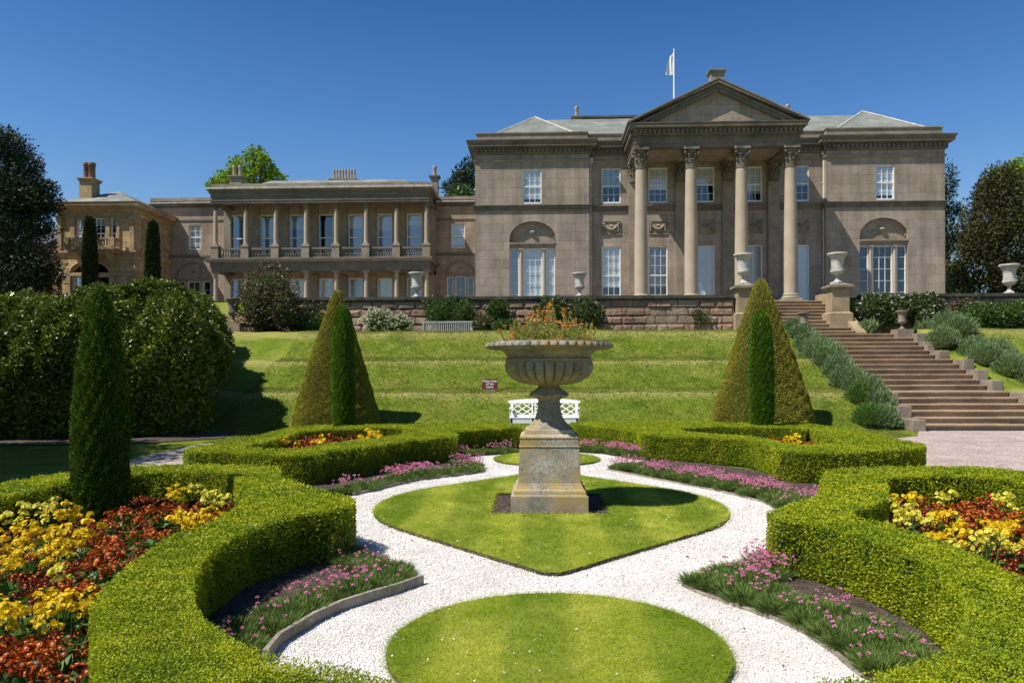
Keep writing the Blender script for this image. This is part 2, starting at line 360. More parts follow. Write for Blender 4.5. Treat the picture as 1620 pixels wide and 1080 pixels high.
M['lawn'] = mat_grass('lawn_grass', [(0.3, (0.24, 0.32, 0.018)), (0.55, (0.34, 0.40, 0.03)), (0.75, (0.43, 0.45, 0.06))], (0.44, 0.41, 0.11), fine=60, stripe=0.36)
M['bank_blade'] = mat_leaf('bank_grass_blade', [(0.1, (0.07, 0.12, 0.010)), (0.5, (0.15, 0.205, 0.020)), (0.85, (0.24, 0.26, 0.04)), (1.0, (0.38, 0.34, 0.13))], 0.3, 0.6, 0.2, ((0.75, 0.8, 0.7), (1.2, 1.1, 1.2)), 0.6)
M['blade'] = mat_leaf('grass_blade', [(0.1, (0.29, 0.375, 0.014)), (0.5, (0.46, 0.525, 0.034)), (0.85, (0.58, 0.585, 0.095)), (1.0, (0.68, 0.62, 0.24))], 0.42, 0.6, 0.2, ((0.60, 0.72, 0.5), (1.18, 1.10, 1.5)), 1.5, 0.36)
# gravels
def mat_gravel(name, dark, mid, light, scale, bs=0.8):
    m, t, b = new_mat(name); tc = nd(t, 'TexCoord').outputs['Object']
    v = nd(t, 'TexVoronoi'); v.inputs['Scale'].default_value = scale; t.links.new(tc, v.inputs['Vector'])
    sp = nd(t, 'SeparateColor'); t.links.new(v.outputs['Color'], sp.inputs[0])
    c = ramp(t, sp.outputs[0], [(0.05, dark), (0.3, mid), (0.9, light)])
    c = mul(t, c, ramp(t, noise_out(t, 1.3, 6, 0.65, tc), [(0.3, (0.78, 0.74, 0.69)), (0.6, (1.05, 1.05, 1.05))]))
    t.links.new(c, b.inputs['Base Color']); b.inputs['Roughness'].default_value = 0.9
    bump(t, b, v.outputs['Distance'], -bs, 0.012); return m
M['white_gravel'] = mat_gravel('white_chippings', (0.42, 0.39, 0.36), (0.60, 0.57, 0.535), (0.70, 0.67, 0.64), 120)
M['pink_gravel'] = mat_gravel('pinkish_gravel', (0.20, 0.155, 0.13), (0.36, 0.285, 0.25), (0.50, 0.42, 0.38), 42)
M['terrace'] = mat_gravel('terrace_gravel', (0.12, 0.10, 0.075), (0.21, 0.175, 0.13), (0.28, 0.24, 0.18), 40)
m, t, b = new_mat('white_stone_chips'); g = nd(t, 'NewGeometry')
t.links.new(ramp(t, g.outputs['Random Per Island'], [(0.0, (0.30, 0.265, 0.24)), (0.10, (0.54, 0.50, 0.46)), (0.4, (0.66, 0.63, 0.60)), (1.0, (0.76, 0.745, 0.73))]), b.inputs['Base Color']); b.inputs['Roughness'].default_value = 0.8; M['chips'] = m
# foliage
M['core'] = mat_noise('hedge_inside', [(0.3, (0.022, 0.034, 0.004)), (0.7, (0.06, 0.085, 0.009))], 30, bs=1.0, bscale=70, bdist=0.03)
M['box'] = mat_leaf('box_leaf', [(0.0, (0.21, 0.285, 0.008)), (0.3, (0.30, 0.37, 0.009)), (0.7, (0.41, 0.46, 0.012)), (1.0, (0.52, 0.535, 0.024))], 0.36, 0.55, 0.3, ((0.62, 0.72, 0.7), (1.12, 1.06, 1.05)), 3.0)
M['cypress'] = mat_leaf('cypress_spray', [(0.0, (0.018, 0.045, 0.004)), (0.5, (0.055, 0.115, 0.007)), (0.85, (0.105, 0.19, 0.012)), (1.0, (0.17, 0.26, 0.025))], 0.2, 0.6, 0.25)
M['bright_cypress'] = mat_leaf('bright_cypress_spray', [(0.0, (0.03, 0.085, 0.004)), (0.5, (0.085, 0.20, 0.007)), (1.0, (0.16, 0.31, 0.018))], 0.25, 0.6, 0.25)  # brighter green for the two middle columns
M['yew'] = mat_leaf('olive_yew', [(0.0, (0.20, 0.185, 0.022)), (0.45, (0.28, 0.26, 0.032)), (0.8, (0.35, 0.325, 0.045)), (1.0, (0.42, 0.375, 0.07))], 0.2, 0.65, 0.2, ((0.85, 0.8, 0.85), (1.1, 1.12, 1.0)), 0.9)
M['laurel'] = mat_leaf('laurel_leaf', [(0.0, (0.035, 0.06, 0.006)), (0.5, (0.11, 0.155, 0.012)), (0.85, (0.20, 0.245, 0.020)), (1.0, (0.31, 0.34, 0.04))], 0.16, 0.33, 0.5, ((0.75, 0.8, 0.75), (1.15, 1.1, 1.1)), 0.7)
M['dark_leaf'] = mat_leaf('dark_evergreen', [(0.0, (0.008, 0.018, 0.006)), (0.6, (0.022, 0.040, 0.011)), (1.0, (0.055, 0.075, 0.02))], 0.12, 0.6, 0.25)
M['pine'] = mat_leaf('pine_needles', [(0.0, (0.012, 0.028, 0.012)), (0.6, (0.030, 0.060, 0.026)), (1.0, (0.06, 0.095, 0.04))], 0.12, 0.6, 0.25)
M['brown_leaf'] = mat_leaf('bronze_conifer', [(0.0, (0.020, 0.024, 0.009)), (0.5, (0.055, 0.060, 0.018)), (1.0, (0.115, 0.11, 0.036))], 0.15, 0.65, 0.2)
M['bright_leaf'] = mat_leaf('spring_leaf', [(0.0, (0.085, 0.16, 0.008)), (0.5, (0.18, 0.30, 0.014)), (1.0, (0.30, 0.42, 0.03))], 0.4, 0.5, 0.3)
M['mid_leaf'] = mat_leaf('mid_green_leaf', [(0.0, (0.025, 0.06, 0.01)), (0.5, (0.055, 0.115, 0.018)), (1.0, (0.12, 0.19, 0.035))], 0.25, 0.45, 0.4)
M['rose_leaf'] = mat_leaf('rose_leaf', [(0.0, (0.025, 0.045, 0.012)), (0.5, (0.06, 0.09, 0.022)), (1.0, (0.13, 0.16, 0.045))], 0.2, 0.4, 0.45)
M['russet_leaf'] = mat_leaf('russet_shrub', [(0.0, (0.03, 0.03, 0.012)), (0.5, (0.085, 0.08, 0.030)), (0.8, (0.15, 0.13, 0.055)), (1.0, (0.20, 0.12, 0.06))], 0.2, 0.45, 0.4)
M['lavender'] = mat_leaf('lavender_leaf', [(0.0, (0.07, 0.11, 0.04)), (0.5, (0.165, 0.235, 0.095)), (1.0, (0.30, 0.36, 0.18))], 0.2, 0.7, 0.2, ((0.8, 0.95, 0.8), (1.1, 1.05, 1.1)), 0.8)
M['santolina'] = mat_leaf('fresh_green_needles', [(0.0, (0.05, 0.12, 0.02)), (0.5, (0.10, 0.21, 0.03)), (1.0, (0.18, 0.29, 0.06))], 0.25, 0.7, 0.2)
M['thrift_leaf'] = mat_leaf('thrift_leaf', [(0.0, (0.05, 0.095, 0.02)), (0.5, (0.12, 0.20, 0.035)), (1.0, (0.24, 0.31, 0.075))], 0.2, 0.6, 0.3)
M['plant_leaf'] = mat_leaf('primula_leaf', [(0.0, (0.035, 0.085, 0.015)), (0.5, (0.08, 0.16, 0.025)), (1.0, (0.16, 0.25, 0.05))], 0.3, 0.5, 0.35)
def petal(name, a, b, c=None): return mat_leaf(name, [(0.0, a), (0.5, b), (1.0, c or b)], 0.3, 0.55, 0.25)
M['pet_yellow'] = petal('bright_yellow_petal', (0.68, 0.40, 0.008), (0.80, 0.56, 0.012), (0.84, 0.66, 0.025))
M['pet_pale'] = petal('pale_yellow_petal', (0.62, 0.55, 0.03), (0.76, 0.68, 0.06), (0.82, 0.77, 0.18))
M['pet_red'] = petal('dark_red_petal', (0.07, 0.005, 0.006), (0.16, 0.009, 0.010), (0.30, 0.022, 0.014))
M['pet_orange'] = petal('rust_orange_petal', (0.20, 0.016, 0.006), (0.38, 0.045, 0.010), (0.56, 0.14, 0.015))
M['pet_eye'] = petal('orange_eye', (0.70, 0.26, 0.03), (0.80, 0.45, 0.06))
M['pet_pink'] = petal('thrift_pink', (0.64, 0.13, 0.34), (0.80, 0.27, 0.48), (0.86, 0.48, 0.60))
M['pet_white'] = petal('white_petal', (0.74, 0.72, 0.62), (0.84, 0.82, 0.76))
M['pet_cream'] = petal('cream_blossom', (0.50, 0.50, 0.28), (0.72, 0.70, 0.48), (0.82, 0.80, 0.66))
M['pet_flame'] = petal('flame_petal', (0.55, 0.09, 0.02), (0.72, 0.20, 0.03), (0.75, 0.42, 0.06))
M['straw'] = petal('straw_stalk', (0.28, 0.22, 0.06), (0.45, 0.36, 0.12), (0.30, 0.34, 0.08))
M['bark'] = mat_noise('bark', [(0.3, (0.035, 0.026, 0.018)), (0.7, (0.11, 0.085, 0.06))], 8, bs=0.8, bscale=25, bdist=0.03)
# ------------------------------------------------------------------ the ground: garden level, three grass banks, terrace
def sstep(a, b, x):
    t = min(max((x - a) / (b - a), 0), 1); return t * t * (3 - 2 * t)
SX0, SX1, UX0, UX1 = 10.45, 14.02, 8.95, 12.5       # lower flights, upper flight
def face(a, b, y):
    t = min(max((y - a) / (b - a), 0), 1); return 0.8 * t + 0.2 * t ** 1.7
def hump(x, y): return 0.012 * math.sin(x * 0.55 + y * 1.3) + 0.010 * math.sin(x * 1.7 - y * 0.7) + 0.012 * math.sin(x * 3.9 + y * 2.3)
def ground_z(x, y):
    if y > 32.2: return 4.66
    w_ = 0.035 * math.sin(x * 0.9) + 0.03 * math.sin(x * 2.3 + 1); y = y + w_
    z = 1.0 * face(21.5, 23.35, y) + 0.12 * sstep(23.3, 24.6, y) + 0.90 * face(24.55, 26.35, y) + 0.12 * sstep(26.3, 27.6, y) + 0.98 * face(27.55, 29.2, y) + 0.1 * sstep(29.1, 29.6, y) - 0.4 * sstep(29.8, 30.8, y)
    return z + hump(x, y) * sstep(21.5, 23, y)
def ground_sheet_z(x, y):
    if SX0 - 0.35 < x < SX1 + 0.35 and 21.0 < y < 30.9: return max(ground_z(x, y) - 0.75, -0.3)
    if UX0 - 0.02 < x < UX1 + 0.02 and 30.3 < y < 35.2: return 2.3
    return ground_z(x, y)
xs = sorted(set([-900, -300, -120, -60] + [round(-34 + 0.4 * i, 3) for i in range(206)] + [UX0 - 0.05, UX0 + 0.02, UX1 - 0.02, UX1 + 0.05, SX0 - 0.38, SX0 - 0.3, SX1 + 0.3, SX1 + 0.38, 60, 120, 300, 900]))
ys = sorted(set([-200, -60, -20, -8] + [round(0.5 * i, 3) for i in range(-4, 42)] + [round(20.6 + 0.2 * i, 3) for i in range(57)] + [round(21.3 + 0.1 * i, 3) for i in range(95)] + [32.05, 32.35, 33.2, 34.28, 35.15, 35.25, 36, 40, 60, 100, 250, 900]))
V = np.array([(x, y, ground_sheet_z(x, y)) for y in ys for x in xs]); nx = len(xs)
i, j = np.meshgrid(np.arange(nx - 1), np.arange(len(ys) - 1)); a = (j * nx + i).ravel()
g = raw_mesh('ground', V, np.stack([a, a + 1, a + nx + 1, a + nx], 1), M['bank'], smooth=True); tag(g, kind='structure')
def sheet(name, poly, z, mat, kind='structure'):
    mb = MB(); tri = geometry.tessellate_polygon([[Vector((p[0], p[1], 0)) for p in poly]])
    mb.add([(p[0], p[1], z) for p in poly], [tuple(t) for t in tri]); return tag(mb.build(name, mat), kind=kind)
sheet('terrace_path', [(-70, 32.42), (UX0 - 0.1, 32.42), (UX0 - 0.1, 34.4), (UX1 + 0.1, 34.4), (UX1 + 0.1, 32.42), (70, 32.42), (70, 66), (-70, 66)], 4.70, M['terrace'])
sheet('gravel_path', [(5.55, -4), (5.75, 10), (5.6, 17.6), (8.2, 18.6), (9.5, 19.6), (10.35, 21.25), (14.6, 21.3), (60, 21.3), (60, -4)], 0.006, M['pink_gravel'])
sheet('gravel_path', [(-5.5, -4), (-5.6, 17.8), (-6.6, 18.0), (-7.9, 17.2), (-7.9, -4)], 0.006, M['pink_gravel'])
GRAVEL = [(-0.6, 2.0), (-2.0, 3.2), (-2.3, 4.3), (-2.35, 5.4), (-2.2, 6.6), (-2.1, 7.4), (-3.4, 9.2), (-3.4, 11.0), (-2.0, 13.9), (-2.1, 14.6), (-1.7, 15.9), (-0.5, 16.6),
          (0.7, 16.8), (1.9, 15.9), (2.2, 14.7), (3.3, 11.5), (3.3, 9.4), (2.3, 7.0), (2.35, 5.6), (2.3, 4.3), (2.0, 3.2), (0.8, 2.0)]
sheet('chippings_path', GRAVEL, 0.010, M['white_gravel'])

# lawns
AX = 0.09
def teardrop(cx, cy, r, tip, n=72):
    th = math.acos(r / tip); pts = []
    for k in range(n):
        a = 2 * math.pi * k / n; c = abs(math.atan2(math.cos(a), math.sin(a)))
        d = min(c, math.pi - c)                                   # angle from the axis
        rr = r if d > th else r / math.cos(th - d) * 1.0
        pts.append((cx + rr * math.cos(a), cy + rr * math.sin(a)))
    return pts
big = chaikin(teardrop(AX, 9.32, 2.12, 3.18, 64), 2, 0.25)
HOLE = [(-0.62, 8.72), (0.80, 8.72), (0.80, 10.2), (-0.62, 10.2)]
near_c = [(AX + 1.02 * math.cos(a), 4.60 + 1.04 * math.sin(a)) for a in np.linspace(0, 2 * math.pi, 72, endpoint=False)]
far_c = [(AX + 0.98 * math.cos(a), 14.25 + 1.0 * math.sin(a)) for a in np.linspace(0, 2 * math.pi, 56, endpoint=False)]
def lawn(poly, hole=None):
    mb = MB(); loops = [[Vector((*p, 0)) for p in poly]] + ([[Vector((*p, 0)) for p in hole]] if hole else [])
    flat = [p for l in loops for p in l]; tri = geometry.tessellate_polygon(loops)
    mb.add([(p.x, p.y, 0.045) for p in flat], [tuple(t) for t in tri])
    rim = MB()
    for l in loops:
        n = len(l); rim.add([(p.x, p.y, 0.044) for p in l] + [(p.x, p.y, 0.0) for p in l], [(i, (i + 1) % n, n + (i + 1) % n, n + i) for i in range(n)])
    tag(rim.build('lawn_edge', M['soil']), kind='structure'); return tag(mb.build('lawn', M['lawn']), kind='structure')
lawn(near_c); lawn(big, HOLE); lawn(far_c)
sheet('soil', HOLE, 0.016, M['soil'])
BP, BH, BW = [], [], []
for poly, hole, dens, wd in ((near_c, [], 13000, 0.0032), (big, [HOLE], 7000, 0.005), (far_c, [], 2500, 0.008)):
    p = sample_in([poly], hole, dens); n = len(p)
    h = rng.uniform(0.010, 0.026, n) * (1 if wd < 0.004 else 1.25)
    BP.append(np.column_stack([p, np.full(n, 0.044)])); BH.append(h); BW.append(np.full(n, wd))
    L = [np.array(poly)] + [np.array(h_) for h_ in hole]                       # shaggy rims
    for q in L:
        m_ = len(q); k = rng.integers(0, m_, int(2600 * (1 if wd < 0.006 else .5))); tt = rng.random(len(k))[:, None]
        e = q[k] * (1 - tt) + q[(k + 1) % m_] * tt + rng.normal(0, 0.008, (len(k), 2))
        BP.append(np.column_stack([e, rng.uniform(0.012, 0.045, len(k))])); BH.append(rng.uniform(0.015, 0.04, len(k))); BW.append(np.full(len(k), wd * 1.2))
BP, BH, BW = np.concatenate(BP), np.concatenate(BH), np.concatenate(BW)
Vb, Fb = blades(BP, BH, BW, 1.5); tag(raw_mesh('grass', Vb, Fb, M['blade']), kind='stuff')
# rougher grass on the banks
p = rng.uniform((-9.5, 21.2), (10.2, 29.8), (190000, 2)); p = np.concatenate([p, rng.uniform((14.9, 21.6), (26, 30.5), (60000, 2)), rng.uniform((-8, 17.5), (9.5, 21.4), (40000, 2))])
p = p[~inside(p, [(5.4, -4), (5.4, 17.5), (8.2, 18.55), (9.5, 19.5), (10.4, 21.3), (60, 21.3), (60, -4)]) & ~inside(p, [(-5.5, -4), (-5.6, 17.8), (-6.6, 18.0), (-7.9, 17.2), (-7.9, -4)])]; z = np.array([ground_z(x, y) for x, y in p]); n = len(p)
Vb, Fb = blades(np.column_stack([p, z - 0.005]), rng.uniform(0.02, 0.06, n), np.full(n, 0.017), 1.3); tag(raw_mesh('grass', Vb, Fb, M['bank_blade']), kind='stuff')
# daisies in the lawns
p = sample_in([big, near_c], [HOLE], 10); keep = (rng.random(len(p)) < np.clip(np.hypot(p[:, 0] - AX, p[:, 1] - 9.3) / 3.0, 0.1, 1)); p = p[keep]
n = len(p); a = np.linspace(0, 2 * math.pi, 6, endpoint=False); r_ = rng.uniform(0.004, 0.008, n)
V = np.stack([np.column_stack([p[:, 0] + r_ * math.cos(k), p[:, 1] + r_ * math.sin(k), np.full(n, 0.066) + rng.normal(0, 0.003, n)]) for k in a], 1).reshape(-1, 3)
tag(raw_mesh('daisies', V, np.arange(6 * n).reshape(n, 6), M['pet_white']), kind='stuff')

# ------------------------------------------------------------------ beds of thrift, edged with boards
def px_ground(l, z=0.02): return [at_z(x, y, z) for x, y in l]
BED = {}
BED['nl_tip'] = at_z(666, 921, 0)
nl = px_ground([(666, 921), (630, 934), (589, 946), (539, 962), (495, 982), (438, 1017), (415, 1045)])
nr = px_ground([(1079, 925), (1105, 938), (1174, 961), (1225, 979), (1267, 997), (1315, 1030), (1361, 1069)])
ml = px_ground([(768, 745), (734, 751), (662, 759), (615, 770), (560, 783)])
mr = px_ground([(959, 742.5), (1009, 752), (1083, 766.5), (1130, 775), (1180, 787), (1207, 794), (1226, 804)])
nl2 = px_ground([(655, 903), (620, 890), (549, 868)]); nr2 = px_ground([(1081, 919), (1120, 905), (1215, 879)])
ml2 = px_ground([(767, 742), (745, 733)]); mr2 = px_ground([(963, 740), (985, 735)])
fl = px_ground([(735, 727), (741, 722), (765, 720), (819, 717)]); fr_ = px_ground([(917, 715), (954, 717.5), (991, 724), (1003, 727)])
# soil sheets run back under the hedges
sheet('soil', nl + [(-2.2, 3.6), (-2.5, 4.3), (-2.6, 5.5), (-2.4, 6.9), (-1.9, 7.0)] + nl2[::-1], 0.022, M['soil'])
sheet('soil', [nr[0]] + nr2 + [(2.1, 6.6), (2.6, 6.5), (2.8, 5.3), (2.75, 4.2), (2.3, 3.5)] + nr[::-1][:-1], 0.022, M['soil'])
sheet('soil', ml + [(-3.3, 9.3), (-5.4, 9.4), (-5.4, 11.8), (-4.0, 11.7), (-3.0, 13.2), (-2.2, 14.2)] + ml2[::-1], 0.022, M['soil'])
sheet('soil', mr2 + [(2.3, 14.6), (3.4, 13.0), (4.3, 11.7), (5.4, 11.7), (5.5, 9.4), (3.4, 9.3)] + mr[::-1], 0.022, M['soil'])
sheet('soil', fl + [(-0.4, 16.9), (-2.0, 16.2), (-2.2, 14.6)], 0.022, M['soil'])
sheet('soil', fr_ + [(2.2, 14.9), (2.1, 16.2), (0.6, 17.4)], 0.022, M['soil'])
def board(line, h, th, label, mat='timber'):
    mb = MB(); pts = [Vector((*p, 0)) for p in line]; ins = []
    for k, p in enumerate(pts):
        d = (pts[min(k + 1, len(pts) - 1)] - pts[max(k - 1, 0)]).normalized(); ins.append(Vector((-d.y, d.x, 0)) * th)
    side = 1 if sum((Vector((0, 9.3, 0)) - p).dot(i_) for p, i_ in zip(pts, ins)) < 0 else -1
    n = len(pts); vs = []
    for p, i_ in zip(pts, ins): vs += [(p.x, p.y, 0), (p.x + side * i_.x, p.y + side * i_.y, 0), (p.x + side * i_.x, p.y + side * i_.y, h), (p.x, p.y, h)]
    fs = [(0, 1, 2, 3), tuple(4 * (n - 1) + q for q in (3, 2, 1, 0))]
    for k in range(n - 1):
        b = 4 * k; fs += [(b + q, b + (q + 1) % 4, b + 4 + (q + 1) % 4, b + 4 + q) for q in range(4)]
    mb.add(vs, fs); return tag(mb.build('edging_board', M[mat]), label, 'edging board', 'boards edging the thrift beds')
board(nl, 0.085, 0.03, 'tall weathered timber board edging the near thrift bed in hedge shade')
board(ml, 0.05, 0.03, 'low timber board edging the thrift bed along the shaded middle hedge left of the urn')
board(nr, 0.03, 0.03, 'low timber board edging the thrift bed with bare soil at the sunlit near right hedge')
board(mr, 0.035, 0.03, 'low timber board edging the thrift bed along the sunlit middle hedge')

# white stone chips and clods of soil
def pebbles(name, p, r_, z, mat):
    n = len(p); O = np.array([(1, 0, 0), (0, 1, 0), (-1, 0, 0), (0, -1, 0), (0, 0, 0.75), (0, 0, -0.75)], float)
    jit = O[None] * rng.uniform(0.55, 1.25, (n, 6, 1)) * r_[:, None, None]; ang = rng.uniform(0, 6.28, n); ca, sa = np.cos(ang)[:, None], np.sin(ang)[:, None]
    V = np.stack([jit[..., 0] * ca - jit[..., 1] * sa + p[:, 0:1], jit[..., 0] * sa + jit[..., 1] * ca + p[:, 1:2], jit[..., 2] + z], -1).reshape(-1, 3)
    T = np.array([(0, 1, 4), (1, 2, 4), (2, 3, 4), (3, 0, 4), (1, 0, 5), (2, 1, 5), (3, 2, 5), (0, 3, 5)])
    return tag(raw_mesh(name, V, (T[None] + 6 * np.arange(n)[:, None, None]).reshape(-1, 3), M[mat]), kind='stuff')
p = sample_in([GRAVEL], [near_c, big, far_c], 5200); p = p[rng.random(len(p)) < np.clip(4.6 / np.maximum(p[:, 1], 2), 0, 1) ** 1.4]
pebbles('gravel', p, rng.uniform(0.0032, 0.0085, len(p)) * np.clip(p[:, 1] / 5, 0.95, 1.7), 0.012, 'chips')
p = sample_in([GRAVEL], [], 3); n = len(p); tag(leaves('leaves', M['russet_leaf'], np.column_stack([p, np.where(inside(p, big) | inside(p, near_c) | inside(p, far_c), 0.062, 0.026)]), np.column_stack([rng.normal(0, 1, (n, 2)), rng.uniform(-.1, .3, n)]), rng.uniform(0.015, 0.04, n), rng.uniform(0.008, 0.02, n)), kind='stuff')
SOILS = [nl + [(-2.2, 3.6), (-2.5, 4.3), (-2.6, 5.5), (-2.4, 6.9)] + nl2[::-1], [nr[0]] + nr2 + [(2.1, 6.6), (2.6, 6.5), (2.8, 5.3), (2.75, 4.2), (2.3, 3.5)] + nr[::-1][:-1], HOLE, ml + [(-3.3, 9.3), (-4.0, 11.7), (-2.2, 14.2)] + ml2[::-1], mr2 + [(2.3, 14.6), (3.4, 13.0), (4.3, 11.7), (3.4, 9.3)] + mr[::-1]]
p = sample_in(SOILS, [], 900); pebbles('soil', p, rng.uniform(0.004, 0.018, len(p)) ** 1.0 * rng.uniform(0.4, 1, len(p)), 0.024, 'clod')

# ------------------------------------------------------------------ clipped box hedges
HZ = 0.50
def inset(l, d, hole):
    q = np.array(l); e = np.roll(q, -1, 0) - np.roll(q, 1, 0); e = e / np.maximum(np.linalg.norm(e, axis=1, keepdims=True), 1e-6); area = sum((a[0] * b[1] - b[0] * a[1]) for a, b in zip(l, l[1:] + l[:1])); s = (1 if area > 0 else -1) * (-1 if hole else 1)
    return [tuple(v) for v in q - np.stack([e[:, 1], -e[:, 0]], 1) * s * d]
def hedge(name, label, outer, inner=None, z1=HZ, mat='box', group='clipped box hedges', lmin=0.0125):
    loops = [outer] + ([inner] if inner else [])
    flat = [p for l in loops for p in l]; tri = geometry.tessellate_polygon([[Vector((*p, 0)) for p in l] for l in loops])
    ins = [p for l in loops for p in inset(l, 0.045, l == inner)]; mb = MB(); mb.add([(p[0], p[1], z1 - 0.055) for p in ins], [tuple(t) for t in tri])
    for l in loops:
        n = len(l); l = inset(l, 0.045, l is inner or l == inner); mb.add([(*p, z1 - 0.055) for p in l] + [(*p, 0.02) for p in l], [(i, (i + 1) % n, n + (i + 1) % n, n + i) for i in range(n)])
    ph = rng.uniform(0, 6, 4); o = tag(mb.build(name, M['core']), label, 'hedge', group)
    def lump3(x, y, z): return 0.007 * np.sin(11 * x + 5 * y + 6 * z + ph[0]) + 0.007 * np.sin(19 * y - 8 * x + 13 * z + ph[1]) + 0.006 * np.sin(31 * x + 23 * y - 17 * z + ph[2]) + 0.012 * np.sin(2.3 * x + 1.7 * y + ph[3])
    def lsize(q): return lmin * np.clip(np.linalg.norm(q - np.array([0, 0, EYE]), axis=1) / 4.2, 0.95, 1.9)
    P, D = [], []
    top = sample_in([[(x, max(y, 2.15)) for x, y in outer]], [inner] if inner else [], 34000, 1900000); top = top[np.abs(top[:, 0]) < 0.9 * top[:, 1] + 0.6]; L = lsize(np.column_stack([top, np.full(len(top), z1)])); k = rng.random(len(top)) < (lmin / L) ** 2
    top = top[k]; n = len(top); lump = lump3(top[:, 0], top[:, 1], 0)
    P.append(np.column_stack([top, z1 - 0.02 + lump - 0.035 * rng.random(n) ** 1.6])); D.append(np.column_stack([rng.normal(0, 0.8, (n, 2)), rng.uniform(-0.1, 0.85, n)]))
    for l in loops:
        q = np.array(l); nx_ = np.roll(q, -1, 0); ln = np.linalg.norm(nx_ - q, axis=1); area = sum((a[0] * b[1] - b[0] * a[1]) for a, b in zip(l, l[1:] + l[:1]))
        sg = 1 if area > 0 else -1
        if l is inner: sg = -sg
        tot = ln.sum(); n = int(tot * z1 * 26000); n = min(n, 900000); k = rng.choice(len(q), n, p=ln / tot); tt = rng.random(n)[:, None]; e = q[k] * (1 - tt) + nx_[k] * tt
        t_ = (nx_[k] - q[k]) / ln[k][:, None]; nr_ = np.stack([t_[:, 1], -t_[:, 0]], 1) * sg; zz = rng.uniform(0.015, z1 - 0.005, n)
        pt = np.column_stack([e, zz]); L = lsize(pt); kk = rng.random(n) < (lmin / L) ** 2; pt, nr_, e, zz = pt[kk], nr_[kk], e[kk], zz[kk]; n = len(pt)
        off = 0.016 - 0.036 * rng.random(n) ** 1.6 + 0.7 * lump3(e[:, 0], e[:, 1], zz) - 0.03 * np.clip((0.09 - zz) / 0.09, 0, 1)
        pt[:, :2] += nr_ * off[:, None]; P.append(pt); D.append(np.column_stack([nr_ * rng.uniform(0.1, 1.1, n)[:, None] + rng.normal(0, 0.55, (n, 2)), rng.normal(0.35, 0.6, n)]))
    P, D = np.concatenate(P), np.concatenate(D)
    for c_ in P[rng.integers(0, len(P), 70)]:                       # small twiggy holes the shears have opened
        k = (np.linalg.norm((P - c_) * [1, 1, 0.8], axis=1) < rng.uniform(0.018, 0.05)) & (rng.random(len(P)) < 0.85); P, D = P[~k], D[~k]
    L = lsize(P) * rng.uniform(0.75, 1.3, len(P))
    leaves('foliage', M['box'] if mat == 'box' else M[mat], P, D, L, L * 0.58, parent=o)
    # stray shoots above the shears' line
    m_ = rng.random(len(P)) < 0.012; m_ &= P[:, 2] > z1 - 0.05; s = P[m_]; s = s + np.column_stack([rng.normal(0, 0.01, (len(s), 2)), rng.uniform(0.0, 0.03, len(s))])
    if len(s):
        L = lsize(s) * 1.1; tag(leaves('shoots', M['box'], s, np.column_stack([rng.normal(0, 0.4, (len(s), 2)), np.ones(len(s))]), L, L * 0.5, parent=o), kind='stuff')
    return o
def hz_(l, z=HZ): return [at_z(x, y, z) for x, y in l]
# near left ring
A_out = hz_([(435, 735), (441, 741), (434, 752), (474, 764), (508, 774), (556, 785), (561, 792), (521, 804), (473, 807), (452, 815), (400, 828), (370, 843), (329, 867), (302, 904), (298, 938), (312, 968), (342, 990), (376, 1015), (433, 1032), (490, 1042), (560, 1052), (626, 1078)])
A_out = A_out + [(-0.30, 2.72), (-0.30, 2.1), (-5.85, 1.7), (-5.85, 6.0), (-5.80, 8.6), (-5.4, 9.55), (-4.6, 9.62)]
A_in = hz_([(369, 746), (385, 765), (394, 780), (382, 797), (326, 831), (280, 838), (240, 866), (197, 897), (170, 925), (151, 948), (152, 981), (158, 1080)]) + [(-1.45, 2.55), (-5.3, 2.3), (-5.25, 6.0), (-5.2, 8.4), (-4.9, 8.95), (-4.4, 9.02)]
C_out = hz_([(1306, 739), (1303, 762), (1300, 782), (1250, 796), (1224, 806), (1217, 812), (1232, 818), (1283, 822), (1367, 844), (1450, 874), (1505, 910), (1533, 944), (1535, 974), (1528, 999), (1505, 1024), (1461, 1047), (1422, 1058), (1361, 1068), (1283, 1080)])
C_out = C_out[::-1]
C_out = [(0.75, 2.72)] + C_out + [(4.6, 9.62), (5.8, 9.6), (5.85, 6.0), (5.85, 1.7), (0.75, 2.1)]
C_in = hz_([(1394, 750), (1400, 768), (1398, 787), (1388, 790), (1352, 803), (1340, 809), (1355, 816), (1398, 825), (1474, 850), (1542, 876), (1583, 897), (1625, 918)]) + [(2.75, 4.4), (2.7, 3.6), (2.2, 2.75), (2.0, 2.5), (5.2, 2.3), (5.2, 6.0), (5.12, 8.75), (4.6, 8.85)]
hedge('box_hedge', 'clipped box hedge enclosing the big red and yellow flower bed with the tall cypress', chaikin(A_out, 2, 0.22), chaikin(A_in, 2, 0.22))
hedge('box_hedge', 'sunlit clipped box hedge curving round the near right flower bed at the picture edge', chaikin(C_out, 2, 0.22), chaikin(C_in, 2, 0.22))
B_out = hz_([(292, 713), (354, 713), (434, 717), (497, 716.5), (521, 711), (580, 704.5), (634, 695), (690, 691), (716, 689), (724, 686.5), (704, 680.5), (760, 677), (822, 674), (822, 669.5), (690, 667.5), (600, 669), (530, 670), (466, 673), (446, 679.5), (383, 693.5), (335, 701), (295, 709.5)])
B_in = hz_([(374, 705.6), (437, 708.5), (484, 707), (510, 702), (580, 693.5), (615, 689), (652, 684), (656, 680), (634, 674.5), (530, 677), (474, 679.5), (452, 688), (410, 698)])
